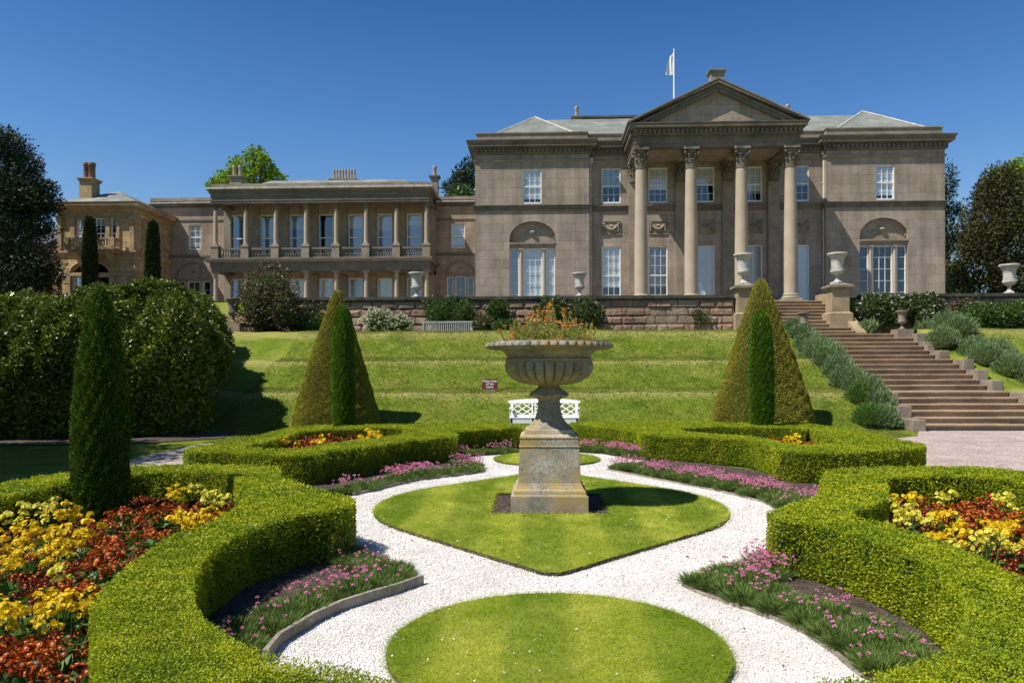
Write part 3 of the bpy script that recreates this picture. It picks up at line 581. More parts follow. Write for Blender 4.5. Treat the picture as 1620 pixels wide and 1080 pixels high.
D_out = hz_([(1013, 686), (1060, 688), (1110, 690), (1180, 693.5), (1207, 700), (1235, 712), (1331, 714), (1400, 710), (1464, 705.5), (1459, 700.5), (1422, 694.5), (1355, 679.5), (1288, 670.4), (1246, 667.6), (1170, 667.6), (1098, 665.7), (1030, 664.5), (904, 667), (904, 670.5), (960, 675), (1010, 681)])
D_in = hz_([(1076, 675), (1072, 681), (1120, 685), (1180, 688.5), (1207, 692), (1251, 702.5), (1340, 701.5), (1284, 676.5), (1276, 675.5), (1272, 678), (1262, 677), (1246, 674.5), (1170, 674), (1120, 673)])
hedge('box_hedge', 'clipped box hedge with its long face in shade before the left olive cone', chaikin(B_out, 2, 0.2), chaikin(B_in, 1, 0.2))
hedge('box_hedge', 'clipped box hedge with its long face in sun before the right olive cone', chaikin(D_out, 2, 0.2), chaikin(D_in, 1, 0.2))

# ------------------------------------------------------------------ topiary
def topiary(name, label, cat, loc, prof, mat, L, n, group, stem=0.0, core='core', up=0.5):
    """prof: (radius, z) from foot to tip"""
    H = prof[-1][1]; t = thing(name, label, cat, loc, group)
    rr = np.array([p[0] for p in prof]); zz = np.array([p[1] for p in prof])
    mb = MB(); mb.lathe([(max(r * 0.95 - 0.04, 0.004), z * 0.985) for r, z in prof], seg=28); mb.build('body', M[core], t, smooth=True).location = (0, 0, 0)
    z = rng.uniform(zz[0], zz[-1], n * 3); r = np.interp(z, zz, rr); k = rng.random(len(z)) < (r + 0.02) / (rr.max() + 0.02); z, r = z[k][:n], r[k][:n]; m_ = len(z); a = rng.uniform(0, 2 * math.pi, m_)
    f_ = rng.uniform(0, 6.28, 5); bul = lambda a, z: 1 + 0.012 * np.sin(2 * a + f_[0] + 1.3 * z) + 0.010 * np.sin(3 * a - 2.1 * z + f_[1]) + 0.008 * np.sin(5 * a + 4.7 * z + f_[2]); r = r * bul(a, z) + 0.012 - 0.045 * rng.random(m_) ** 1.5 + 0.010 * np.sin(11 * z + 7 * a) + 0.008 * np.sin(23 * z - 13 * a); lx_, ly_ = 0.012 * math.sin(f_[3]) * H, 0.012 * math.cos(f_[4]) * H
    nrm = np.column_stack([np.cos(a), np.sin(a), np.zeros(m_)])
    P = np.column_stack([r * np.cos(a) + lx_ * z / H, r * np.sin(a) + ly_ * z / H, z]); D = nrm * rng.uniform(0.3, 1.0, m_)[:, None] + rng.normal(0, 0.35, (m_, 3)); D[:, 2] += up
    LL = L * rng.uniform(0.7, 1.35, m_); f = leaves('foliage', M[mat], P, D, LL, LL * 0.42)
    f.parent = t
    for ch in t.children: ch.matrix_parent_inverse = Matrix()
    return t
def column_prof(r, h, foot=0.75):
    return [(r * foot, 0.03), (r * (foot + 0.10), h * 0.08), (r * 0.95, h * 0.2), (r, h * 0.38), (r * 0.93, h * 0.53), (r * 0.79, h * 0.68), (r * 0.59, h * 0.81), (r * 0.41, h * 0.90), (r * 0.27, h * 0.955), (r * 0.13, h * 0.985), (0.01, h)]
GC = 'clipped columnar cypresses'
cx, cy = at_z(166, 838, 0.02)
cx -= 0.13; cyp_loc = (cx, cy + 0.15)
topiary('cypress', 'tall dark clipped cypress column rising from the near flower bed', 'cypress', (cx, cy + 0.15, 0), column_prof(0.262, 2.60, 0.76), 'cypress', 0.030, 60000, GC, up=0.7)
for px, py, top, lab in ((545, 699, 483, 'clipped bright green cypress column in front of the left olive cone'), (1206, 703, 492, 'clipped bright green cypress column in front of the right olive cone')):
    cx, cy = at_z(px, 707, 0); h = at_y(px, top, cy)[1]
    topiary('cypress', lab, 'cypress', (cx, cy, 0), [(0.175, 0.03), (0.195, h * 0.08), (0.222, h * 0.25), (0.235, h * 0.45), (0.228, h * 0.62), (0.208, h * 0.78), (0.175, h * 0.89), (0.135, h * 0.95), (0.08, h * 0.985), (0.01, h)], 'bright_cypress', 0.036, 34000, GC, up=0.7)
def cone_prof(r, h):
    return [(r * 0.93, 0.02), (r, h * 0.05), (r * 0.965, h * 0.11), (r * 0.87, h * 0.22), (r * 0.715, h * 0.38), (r * 0.545, h * 0.55), (r * 0.365, h * 0.72), (r * 0.215, h * 0.86), (r * 0.125, h * 0.945), (r * 0.07, h * 0.985), (0.01, h)]
for px, top, wpx, lab in ((532, 458, 137, 'big olive clipped yew cone left of the white bench with reddish shoots at its foot'), (1206, 440, 154, 'big olive clipped yew cone beside the lavender along the stone stairs')):
    cx, cy = at_y(px, 665, 21.2)[0], 21.2; h = at_y(px, top, cy)[1]
    topiary('yew_cone', lab, 'topiary cone', (cx, cy, 0), cone_prof(wpx / 2 * 21.2 / 1200, h), 'yew', 0.034, 110000, 'clipped yew cones', up=0.15)
for px, top, bot, wpx, lab in ((143, 345, 478, 21, 'thin dark cypress column standing before the balcony of the sandstone pavilion'), (241, 352, 462, 21, 'thin dark cypress column before the shaded side of the sandstone pavilion')):
    cx = at_y(px, 420, 37.0)[0]; h = at_y(px, top, 37.0)[1] - 4.6
    topiary('cypress', lab, 'cypress', (cx, 37.0, 4.65), [(0.22, 0.02), (0.27, h * 0.3), (0.25, h * 0.6), (0.20, h * 0.85), (0.13, h * 0.97), (0.02, h)], 'dark_leaf', 0.14, 9000, GC, up=0.7)

# ------------------------------------------------------------------ shrubs and trees
def blob_cloud(blobs, n, L, asp, shell=(0.72, 1.03), up=0.2):
    b = np.array(blobs, float); vol = (b[:, 3] * b[:, 4] * b[:, 5]) ** (2 / 3); k = rng.choice(len(b), n, p=vol / vol.sum())
    d = unit(rng.normal(size=(n, 3))); r = rng.uniform(*shell, n)[:, None] * (1 + 0.10 * np.sin(7 * d[:, :1] + 5 * d[:, 2:] + k[:, None] * 1.7))
    P = b[k, :3] + d * r * b[k, 3:]; D = d * rng.uniform(0.2, 1, n)[:, None] + rng.normal(0, 0.55, (n, 3)); D[:, 2] += up
    LL = L * rng.uniform(0.65, 1.4, n); return P, D, LL, LL * asp
def shrub(name, label, cat, blobs, mat, n, L, asp=0.5, group=None, core=True, shell=(0.72, 1.03), up=0.2, flowers=None, ground=None):
    bx, by = np.mean([q[0] for q in blobs]), np.mean([q[1] for q in blobs]); bz = min(q[2] - q[5] for q in blobs) if ground is None else ground
    t = thing(name, label, cat, (float(bx), float(by), float(bz)), group)
    P, D, LL, W = blob_cloud(blobs, n, L, asp, shell, up); k = P[:, 2] > bz; leaves('foliage', M[mat], P[k], D[k], LL[k], W[k], parent=t)
    if core:
        mb = MB()
        for (x, y, z, a, b, c) in blobs: mb.lathe([(max(0.72 * math.cos(u), 0.02), 0.74 * math.sin(u)) for u in np.linspace(-1.5, 1.5, 7)], seg=10)
        nper = 70
        for i, (x, y, z, a, b, c) in enumerate(blobs):
            for q in range(i * nper, (i + 1) * nper): vx = mb.v[q]; mb.v[q] = (x + vx[0] * a, y + vx[1] * b, max(z + vx[2] * c, bz))
        mb.build('inner_twigs', M['core'], t)
    if flowers:
        fm, fn, fr = flowers; P, D, LL, W = blob_cloud(blobs, fn, fr, 0.9, (0.95, 1.08), 0.5); k = P[:, 2] > bz + 0.05; P = P[k]; n_ = len(P)
        V, F = [], []
        for q in range(5):
            ang = rng.uniform(0, 6.28, n_); dd = np.column_stack([np.cos(ang), np.sin(ang), rng.uniform(0.1, 0.9, n_)]); v, f = leaf_arrays(P, dd, fr * 0.7, fr * 0.6); F.append(f + 4 * n_ * q); V.append(v)
        raw_mesh('blossom', np.concatenate(V), np.concatenate(F), M[fm], t)
    return t
def tree(name, label, cat, base, h, blobs, mat, n, L, asp=0.5, group=None, trunk_r=0.25, shell=(0.45, 1.05), up=0.15):
    t = thing(name, label, cat, base, group); bx, by, bz = base
    mb = MB(); mb.tube([(bx, by, bz - 0.1), (bx + 0.05, by, bz + h * 0.3), (bx - 0.06, by, bz + h * 0.6), (bx, by, bz + h * 0.9)], [trunk_r, trunk_r * 0.8, trunk_r * 0.5, trunk_r * 0.15], 9)
    for b in blobs:
        zz = bz + max((b[2] - bz) * 0.65, 0.3); mid = ((bx + b[0]) / 2, (by + b[1]) / 2, (zz + b[2]) / 2 + 0.1); mb.tube([(bx, by, zz), mid, (b[0], b[1], b[2])], [trunk_r * 0.4, trunk_r * 0.25, trunk_r * 0.08], 6)
    mb.build('trunk', M['bark'], t, smooth=True)
    P, D, LL, W = blob_cloud(blobs, n, L, asp, shell, up); leaves('crown', M[mat], P, D, LL, W, parent=t); return t
# ------------------------------------------------------------------ the great urn on its pedestal
UX, UY = AX, 9.36
t = thing('stone_urn', 'large lichened stone urn with fluted bowl on a square pedestal in the round lawn', 'urn', (UX, UY, 0))
mb = MB()
mb.box(-0.455, 0.455, -0.455, 0.455, 0.0, 0.215)
mb.frustum(0, 0, 0.44, 0.44, 0.215, 0.43, 0.43, 0.235)
for (a, za), (b_, zb) in zip([(0.43, .235), (0.425, .27), (0.40, .30), (0.385, .335), (0.378, .355)], [(0.425, .27), (0.40, .30), (0.385, .335), (0.378, .355), (0.372, .36)]): mb.frustum(0, 0, a, a, za, b_, b_, zb)
mb.frustum(0, 0, 0.372, 0.372, 0.36, 0.352, 0.352, 0.785)
mb.frustum(0, 0, 0.362, 0.362, 0.785, 0.356, 0.356, 0.80); mb.frustum(0, 0, 0.350, 0.350, 0.80, 0.348, 0.348, 0.885)
mb.frustum(0, 0, 0.355, 0.355, 0.885, 0.352, 0.352, 0.905); mb.frustum(0, 0, 0.350, 0.350, 0.905, 0.24, 0.24, 0.965)
o = mb.build('pedestal', M['lichen'], t); o.matrix_parent_inverse = Matrix()
bv = o.modifiers.new('worn', 'BEVEL'); bv.width = 0.008; bv.segments = 2; bv.limit_method = 'ANGLE'
mb = MB(); mb.frustum(0, 0, 0.30, 0.30, 0.93, 0.29, 0.29, 0.985)
o = mb.build('foot_block', M['lichen'], t); o.matrix_parent_inverse = Matrix(); bv = o.modifiers.new('worn', 'BEVEL'); bv.width = 0.01; bv.segments = 2
def leafring(a, k, r): return r * (1 + 0.10 * abs(math.cos(5 * a))) if 12 <= k <= 15 else (r * (1 - 0.035 * (0.5 + 0.5 * math.cos(16 * a))) if 2 <= k <= 7 else r)
prof = [(0.275, .985), (0.262, 1.01), (0.235, 1.03), (0.205, 1.065), (0.175, 1.11), (0.152, 1.17), (0.140, 1.24), (0.138, 1.255), (0.150, 1.262), (0.150, 1.285), (0.138, 1.292), (0.132, 1.33), (0.150, 1.355), (0.215, 1.375), (0.225, 1.395), (0.195, 1.43), (0.150, 1.47), (0.128, 1.50), (0.140, 1.52), (0.16, 1.53)]
mb = MB(); mb.lathe(prof, seg=160, rf=leafring); o = mb.build('stem', M['sooty'], t, smooth=True); o.matrix_parent_inverse = Matrix()
NG = 26
def flute(a, k, r):
    if 1 <= k <= 9:
        s = (abs(math.sin(NG * a / 2)) ** 0.5); amp = [0, .09, .145, .16, .16, .155, .145, .12, .09, .02][k]
        return r * (1 - amp * (1 - s))
    if 16 <= k <= 20:
        s = abs(math.sin(22 * a)) ** 0.6; return r * (1 - 0.05 * (1 - s) * (1 if 17 <= k <= 19 else 0.4))
    return r
prof = [(0.15, 1.515), (0.26, 1.522), (0.36, 1.545), (0.445, 1.585), (0.50, 1.63), (0.53, 1.68), (0.545, 1.725), (0.545, 1.765), (0.535, 1.79), (0.527, 1.805), (0.54, 1.812), (0.54, 1.832), (0.515, 1.842),
        (0.515, 1.87), (0.545, 1.915), (0.60, 1.943), (0.72, 1.948), (0.765, 1.962), (0.788, 1.985), (0.783, 2.01), (0.765, 2.028), (0.748, 2.032), (0.748, 2.042), (0.728, 2.045), (0.715, 2.03), (0.66, 1.99), (0.60, 1.96)]
mb = MB(); mb.lathe(prof, seg=416, rf=flute); o = mb.build('bowl', M['sooty'], t, smooth=True); o.matrix_parent_inverse = Matrix()
mb = MB(); mb.lathe([(0.62, 1.97), (0.3, 2.02), (0.02, 2.03)], seg=32, caps=False); o = mb.build('planting_soil', M['soil'], t, smooth=True); o.matrix_parent_inverse = Matrix()
# flame-coloured wallflowers growing in the bowl
t = thing('wallflower_planting', 'loose orange and red wallflowers gone leggy, growing out of the great urn', 'flowers', (UX, UY, 1.98))
n = 240; a = rng.uniform(0, 6.28, n); r_ = 0.52 * np.sqrt(rng.random(n)); foot = np.column_stack([r_ * np.cos(a), r_ * np.sin(a), np.zeros(n)])
H = rng.uniform(0.12, 0.56, n) * np.clip(1.2 - r_ / 0.75, 0.3, 1); top = foot * 1.10 + np.column_stack([rng.normal(0, 0.035, (n, 2)), H])
s = np.array([0.0035, 0, 0]); V = np.stack([foot - s, foot + s, top + s, top - s], 1).reshape(-1, 3); o = raw_mesh('stalks', V, np.arange(4 * n).reshape(n, 4), M['straw'], t); o.matrix_parent_inverse = Matrix()
k = rng.integers(0, n, 3600); tt = rng.uniform(0.1, 0.98, 3600)[:, None]; o = leaves('foliage', M['straw'], foot[k] * (1 - tt) + top[k] * tt, rng.normal(0, 1, (3600, 3)) + [0, 0, 0.6], 0.045, 0.010, t); o.matrix_parent_inverse = Matrix()
k = rng.integers(0, n, 4200); tt = rng.uniform(0.0, 0.8, 4200)[:, None]; o = leaves('leaves', M['bright_leaf'], foot[k] * (1 - tt) + top[k] * tt, rng.normal(0, 1, (4200, 3)) + [0, 0, 0.5], 0.05, 0.009, t); o.matrix_parent_inverse = Matrix()
k = rng.choice(n, 110); o = leaves('blossom', M['pet_flame'], np.repeat(top[k], 6, 0) + rng.normal(0, 0.012, (660, 3)), rng.normal(0, 1, (660, 3)), 0.026, 0.022, t); o.matrix_parent_inverse = Matrix()

# ------------------------------------------------------------------ seats and the notice
def bar(mb, a, b, w_, d_):
    a, b = Vector(a), Vector(b); u = (b - a).normalized(); v = Vector((0, 1, 0)); n_ = u.cross(v).normalized()
    mb.prism([tuple(a + n_ * w_ / 2 - v * d_ / 2), tuple(a - n_ * w_ / 2 - v * d_ / 2), tuple(b - n_ * w_ / 2 - v * d_ / 2), tuple(b + n_ * w_ / 2 - v * d_ / 2)], (0, d_, 0))
BX, BY = at_y(861, 650, 20.6)[0], 20.6
t = thing('garden_bench', 'white painted bench with diamond lattice back on the grass behind the urn', 'bench', (BX, BY, 0))
def kid(mb, name, mat, sm=False):
    o = mb.build(name, mat, t, smooth=sm); o.matrix_parent_inverse = Matrix(); return o
mb = MB(); Wb = 0.94
arc = lambda x: 0.86 + 0.045 * (1 - (abs(x) / Wb) ** 3)
xsb = np.linspace(-Wb, Wb, 17); top_pts = [(x, 0.20, arc(x)) for x in xsb]
mb.prism([*top_pts, *[(x, 0.20, arc(x) - 0.115 + 0.02 * (abs(x) / Wb) ** 2) for x in xsb[::-1]]], (0, 0.05, 0))
for s in (-1, 1):
    bar(mb, (s * 0.885, 0.22, 0.43), (s * 0.885, 0.22, 0.80), 0.07, 0.048); bar(mb, (s * 0.33, 0.22, 0.47), (s * 0.33, 0.22, 0.80), 0.035, 0.042); bar(mb, (s * 0.25, 0.22, 0.47), (s * 0.25, 0.22, 0.80), 0.025, 0.036)
    bar(mb, (s * 0.93, 0.215, 0.80), (s * 0.99, 0.215, 0.84), 0.05, 0.046)
bar(mb, (-0.86, 0.22, 0.455), (0.86, 0.22, 0.455), 0.042, 0.045); mb.v = [(x, y + (z - 0.43) * 0.24, z) for x, y, z in mb.v]; kid(mb, 'back_frame', M['white_paint'])
mb = MB()
for x0, x1 in ((-0.85, -0.35), (0.35, 0.85)):
    h0, h1 = 0.475, 0.79
    for k in (-0.5, 0, 0.5):
        for sg in (1, -1):
            c = (x0 + x1) / 2 + k * (x1 - x0); p0, p1 = c - sg * (x1 - x0) / 2, c + sg * (x1 - x0) / 2
            lo, hi = (0, 1)
            def tx(tt): return p0 + (p1 - p0) * tt
            t0, t1 = 0.0, 1.0
            for e, s_ in ((x0, 1), (x1, -1)):
                te = (e - p0) / (p1 - p0)
                if (p1 - p0) * s_ > 0: t0 = max(t0, te)
                else: t1 = min(t1, te)
            if t1 - t0 > 0.05: bar(mb, (tx(t0), 0.22 + 0.004 * sg, h0 + (h1 - h0) * t0), (tx(t1), 0.22 + 0.004 * sg, h0 + (h1 - h0) * t1), 0.026, 0.022)
for z in (0.53, 0.74): bar(mb, (-0.33, 0.22, z), (0.33, 0.22, z), 0.022, 0.026)
for sg in (1, -1): bar(mb, (-0.25, 0.22 + 0.004 * sg, 0.635 - sg * 0.10), (0.25, 0.22 + 0.004 * sg, 0.635 + sg * 0.10), 0.022, 0.02)
for sg in (1, -1): bar(mb, (-0.25, 0.216, 0.635), (sg * 0, 0.216, 0.635 + sg * 0.1), 0.02, 0.018); bar(mb, (0.25, 0.216, 0.635), (0, 0.216, 0.635 + sg * 0.1), 0.02, 0.018)
mb.v = [(x, y + (z - 0.43) * 0.24, z) for x, y, z in mb.v]; kid(mb, 'lattice', M['white_paint'])
mb = MB()
for k in range(7): mb.box(-0.93, 0.93, -0.32 + 0.072 * k, -0.262 + 0.072 * k, 0.405, 0.43)
kid(mb, 'seat', M['white_paint']); mb = MB(); mb.box(-0.90, 0.90, -0.31, -0.275, 0.27, 0.402); kid(mb, 'seat_rail', M['white_paint'])
for x in (-0.88, -0.3, 0.3, 0.88):
    for y in (-0.28, 0.20):
        mb = MB(); mb.box(x - 0.03, x + 0.03, y - 0.03, y + 0.03, 0, 0.40); kid(mb, 'leg', M['white_paint'])
for s in (-1, 1):
    mb = MB(); mb.box(s * 0.91 - 0.035, s * 0.91 + 0.035, -0.33, 0.20, 0.64, 0.68); mb.box(s * 0.91 - 0.025, s * 0.91 + 0.025, -0.30, -0.25, 0.43, 0.64); kid(mb, 'armrest', M['white_paint'])
gx, gy = at_y(708, 515, 31.0)[0], 31.0
gz = ground_z(gx, gy)
t = thing('slatted_bench', 'silvery grey slatted wooden bench standing against the terrace wall shrubs', 'bench', (gx, gy, at_y(708, 508, 31.0)[1] - 0.95))
mb = MB(); mb.box(-1.03, 1.03, -0.02, 0.03, 0.88, 0.95); mb.box(-1.0, 1.0, -0.015, 0.025, 0.44, 0.50)
for x in np.linspace(-0.94, 0.94, 23): mb.box(x - 0.021, x + 0.021, -0.008, 0.016, 0.50, 0.88)
for s in (-1, 1): mb.box(s * 1.0 - 0.035, s * 1.0 + 0.035, -0.025, 0.035, 0.40, 0.93)
kid(mb, 'backrest', M['teak']); mb = MB()
for k in range(5): mb.box(-1.0, 1.0, -0.55 + 0.11 * k, -0.46 + 0.11 * k, 0.40, 0.43)
kid(mb, 'seat', M['teak'])
for s in (-1, 1):
    for y in (-0.5, 0.0):
        mb = MB(); mb.box(s * 0.97 - 0.035, s * 0.97 + 0.035, y - 0.03, y + 0.03, -0.3, 0.40); kid(mb, 'leg', M['teak'])
sx_, sz_ = at_y(775, 612, 23.9)
gz = ground_z(sx_, 23.9)
t = thing('notice', 'small maroon notice asking people to keep off the banks, on the lowest grass ledge', 'sign', (sx_, 23.9, gz))
mb = MB(); mb.box(-0.245, 0.245, -0.012, 0.012, 0.07, 0.40); kid(mb, 'board', M['maroon'])
mb = MB(); mb.box(-0.03, 0.03, 0.014, 0.05, -0.1, 0.30); mb.box(-0.16, 0.16, -0.02, 0.02, 0.0, 0.066); kid(mb, 'stake', M['timber'])
cu = bpy.data.curves.new('lettering', 'FONT'); cu.body = 'Please keep\noff the\nbanks'; cu.size = 0.098; cu.align_x = 'CENTER'; cu.space_line = 0.95; cu.extrude = 0.002; cu.offset = 0.0022
tmp = bpy.data.objects.new('lettering', cu); COL.objects.link(tmp); bpy.context.view_layer.update(); me_ = bpy.data.meshes.new_from_object(tmp.evaluated_get(bpy.context.evaluated_depsgraph_get())); bpy.data.objects.remove(tmp)
o = bpy.data.objects.new('lettering', me_); COL.objects.link(o); o.parent = t; o.location = (0, -0.0155, 0.305); o.rotation_euler = (R(90), 0, 0); me_.materials.clear(); me_.materials.append(M['white_paint'])

# ------------------------------------------------------------------ the stone stairs
RIS = 0.17
t = thing('stone_stairs', 'long sandstone garden stairs in four flights climbing to the portico terrace', 'stairs', (12.2, 21.3, 0))
def step(x0, x1, y, z, depth):
    mb = MB(); mb.box(x0 + 0.01, x1 - 0.01, y + 0.045, y + depth, z - RIS - 0.12, z - 0.052)
    n = 3; xx = [x0 + (x1 - x0) * k / n + (random.uniform(-.25, .25) if 0 < k < n else 0) for k in range(n + 1)]
    for a, b in zip(xx[:-1], xx[1:]):
        dz = random.uniform(-0.006, 0.006); dy = random.uniform(-0.01, 0.01)
        mb.box(a + 0.003, b - 0.003, y + dy, y + depth, z - 0.052, z + dz)
    o = mb.build('step', M['step'], t); bv = o.modifiers.new('worn', 'BEVEL'); bv.width = 0.012; bv.segments = 2; bv.limit_method = 'ANGLE'
y, z = 21.30, 0.0
edges = []
for fl_ in range(3):
    for k in range(6):
        z += RIS; last = k == 5; dep = 1.15 if last else 0.40
        step(SX0, SX1, y, z, dep + 0.05); y += dep
    edges.append((y - 1.15, z))
y3 = y
x0_, x1_ = UX0, UX1
mb = MB(); mb.box(UX0, SX0 - 0.004, y3 - 1.12, y3 + 0.05, z - 0.45, z - 0.003); mb.build('landing', M['step'], t)
for k in range(10):
    z += RIS; step(UX0, UX1, y, z, (2.4 if k == 9 else 0.40)); y += 0.40
YT = y
# stepped cheek blocks beside the lower flights
cheek = []
for fl_ in range(3):
    y0 = 21.30 + fl_ * 3.15; z0 = fl_ * 6 * RIS
    for s, x in ((-1, SX0 - 0.36), (1, SX1 + 0.004)):
        for q in range(3):
            ya = y0 - 0.25 + q * 0.80; zt = z0 + (2 * q + 1.55) * RIS + 0.12
            mb = MB(); mb.box(x, x + 0.356, ya, ya + (0.795 if q < 2 else 1.55), ground_z(x, ya) - 0.6 if q else -0.3, zt - 0.07); o = mb.build('cheek_block', M['cheek'], t)
            bv = o.modifiers.new('worn', 'BEVEL'); bv.width = 0.015; bv.segments = 2
            cheek.append((s, x + 0.178, ya, zt))
# sloping kerbs of the upper flight
zb = 3.06
for x0, x1 in ((UX1 + 0.003, UX1 + 0.40), (UX0 - 0.40, UX0 - 0.003)):
    mb = MB(); mb.prism([(x0, y3 - 0.1, zb - 0.4), (x0, y3 - 0.1, zb + 0.10), (x0, 32.0, 3.95), (x0, 32.0, zb - 0.4)], (x1 - x0, 0, 0)); mb.build('sloping_kerb', M['pier'], t)
for x0, x1 in ((UX1 + 0.003, UX1 + 0.40), (UX0 - 0.40, UX0 - 0.003)):
    mb = MB(); mb.prism([(x0, 32.7, 3.6), (x0, 32.7, 4.72), (x0, 34.5, 5.06), (x0, 35.2, 5.06), (x0, 35.2, 3.6)], (x1 - x0, 0, 0)); mb.build('side_wall', M['pier'], t)

# ------------------------------------------------------------------ terrace retaining wall
def wall_run(x0, x1, label):
    t = thing('terrace_wall', label, 'wall', ((x0 + x1) / 2, 32.2, 2.5), 'runs of the terrace wall')
    mb = MB(); mb.box(x0, x1, 32.0, 32.42, 2.2, 4.60); mb.build('stone_courses', M['red_wall'], t)
    mb = MB(); mb.box(x0, x1, 31.93, 32.50, 4.60, 4.68); mb.box(x0, x1, 31.88, 32.55, 4.68, 4.80); mb.build('coping', M['coping'], t)
    mb = MB(); rnd = random.Random(int(x1 * 10))
    for row in range(4):                                         # rough-hewn block faces standing proud
        zz0, zz1 = 4.60 - 0.335 * (row + 1), 4.60 - 0.335 * row; x = x0 + rnd.uniform(0, 0.3)
        while x < x1 - 0.4:
            l = rnd.uniform(0.55, 1.15); e = min(x + l, x1); p_ = rnd.uniform(0.02, 0.06)
            if rnd.random() < 0.85: mb.frustum((x + e) / 2, 0, 0, 0, 0, 0, 0, 0) if False else mb.add(
                [(x + .03, 32.0, zz0 + .03), (e - .03, 32.0, zz0 + .03), (e - .03, 32.0, zz1 - .03), (x + .03, 32.0, zz1 - .03), (x + .09, 32.0 - p_, zz0 + .08), (e - .09, 32.0 - p_ * rnd.uniform(.5, 1.2), zz0 + .08), (e - .09, 32.0 - p_ * rnd.uniform(.5, 1.2), zz1 - .09), (x + .09, 32.0 - p_ * rnd.uniform(.5, 1.2), zz1 - .08)],
                [(4, 5, 6, 7), (0, 1, 5, 4), (1, 2, 6, 5), (2, 3, 7, 6), (3, 0, 4, 7)])
            x = e
    mb.build('rock_faces', M['red_wall'], t)
wall_run(-12.4, 8.02, 'long red sandstone terrace wall with dark coping below the portico and colonnade')
wall_run(13.28, 44.0, 'red sandstone terrace wall hung with white roses below the wing nearest the stairs')
GU = 'classical urns along the terrace'
def pier(px0, px1, label):
    x0, x1 = at_y(px0, 480, 31.7)[0], at_y(px1, 480, 31.7)[0]; c = (x0 + x1) / 2; hw = (x1 - x0) / 2 - 0.06; yc = 31.95
    t = thing('gate_pier', label, 'pier', (c, yc, 3.0), 'stone piers at the head of the stairs'); mb = MB()
    mb.box(c - hw - 0.10, c + hw + 0.10, yc - hw - 0.10, yc + hw + 0.10, 2.4, 3.98); mb.frustum(c, yc, hw + 0.10, hw + 0.10, 3.98, hw, hw, 4.06); mb.build('base', M['pier'], t)
    mb = MB(); mb.box(c - hw, c + hw, yc - hw, yc + hw, 4.06, 4.98); o = mb.build('shaft', M['pier'], t); bv = o.modifiers.new('worn', 'BEVEL'); bv.width = 0.015; bv.segments = 2
    mb = MB(); mb.frustum(c, yc, hw + 0.02, hw + 0.02, 4.98, hw + 0.12, hw + 0.12, 5.06); mb.box(c - hw - 0.13, c + hw + 0.13, yc - hw - 0.13, yc + hw + 0.13, 5.06, 5.15); mb.frustum(c, yc, hw + 0.12, hw + 0.12, 5.15, 0.22, 0.22, 5.24); mb.build('cap', M['cheek'], t)
    return c, yc
pl_ = pier(1164, 1194, 'sandstone pier under an urn, half behind the right olive cone')
pr_ = pier(1312, 1345, 'sandstone pier under an urn at the stair head beside the white roses')
def urn_proto(name, label, h, mat, gr):
    t = thing(name, label, 'urn', (0, 0, 0), gr); s = h / 1.25
    mb = MB(); mb.frustum(0, 0, 0.20 * s, 0.20 * s, 0, 0.20 * s, 0.20 * s, 0.06 * s); mb.lathe([(q[0] * s, q[1] * s) for q in [(0.185, 0.06), (0.17, 0.09), (0.12, 0.12), (0.075, 0.19), (0.06, 0.26), (0.085, 0.28), (0.085, 0.30), (0.06, 0.315), (0.08, 0.335)]], seg=28); o = mb.build('foot', mat, t, smooth=True); o.matrix_parent_inverse = Matrix()
    def fl(a, k, r): return r * (1 - 0.06 * (1 - abs(math.sin(10 * a)) ** 0.6)) if 1 <= k <= 4 else r
    mb = MB(); mb.lathe([(q[0] * s, q[1] * s) for q in [(0.07, 0.33), (0.16, 0.37), (0.235, 0.43), (0.27, 0.50), (0.272, 0.545), (0.25, 0.57), (0.262, 0.585), (0.235, 0.60), (0.228, 0.70), (0.235, 0.85), (0.255, 0.98), (0.30, 1.09), (0.375, 1.165), (0.40, 1.185), (0.395, 1.235), (0.375, 1.25), (0.34, 1.235), (0.26, 1.10), (0.2, 0.9)]], seg=60, rf=fl); o = mb.build('vase', mat, t, smooth=True); o.matrix_parent_inverse = Matrix()
    return t
U0 = urn_proto('classical_urn', 'pale stone campana urn on the pier beside the olive cone tip', 1.27, M['pale_stone'], GU); U0.location = (pl_[0], pl_[1], 5.235)
copy_tree(U0, (pr_[0], pr_[1], 5.235), 0.6, 'pale stone campana urn on the pier beside the white roses')
for px, h, lab in ((659, 1.07, 'pale stone urn on the terrace wall before the colonnade windows'), (917, 1.0, 'pale stone urn on the terrace wall below the portico windows, above the flaming planting'), (1597, 1.22, 'pale stone urn on the terrace wall before the dark conifers')):
    copy_tree(U0, (at_y(px, 466, 32.2)[0], 32.2, 4.795), 0.9, lab, scale=h / 1.27)
US = urn_proto('small_urn', 'small grey weathered urn on the stair cheek among the lavender beside the olive cone', 0.72, M['cheek'], 'small urns on the stair cheeks')
ux_, = (at_y(1272, 508, 29.2)[0],); US.location = (ux_, 29.2, at_y(1272, 524, 29.2)[1])
t = thing('urn_plinth', 'low grey stone plinth under the small urn among the lavender by the cone', 'plinth', (ux_, 29.2, 2.6)); mb = MB(); mb.box(-0.33, 0.33, -0.25, 0.4, -0.4, US.location.z - 2.6 - 0.002); kid(mb, 'block', M['cheek'])
ux2 = at_y(1427, 505, 29.6)[0]; copy_tree(US, (ux2, 29.6, at_y(1427, 521, 29.6)[1]), 0.4, 'small grey weathered urn on the stair cheek below the white roses')
t = thing('urn_plinth', 'low grey stone plinth under the small urn below the white roses', 'plinth', (ux2, 29.6, 2.6)); mb = MB(); mb.box(-0.3, 0.3, -0.3, 0.3, -0.5, at_y(1427, 521, 29.6)[1] - 2.602); kid(mb, 'block', M['cheek'])
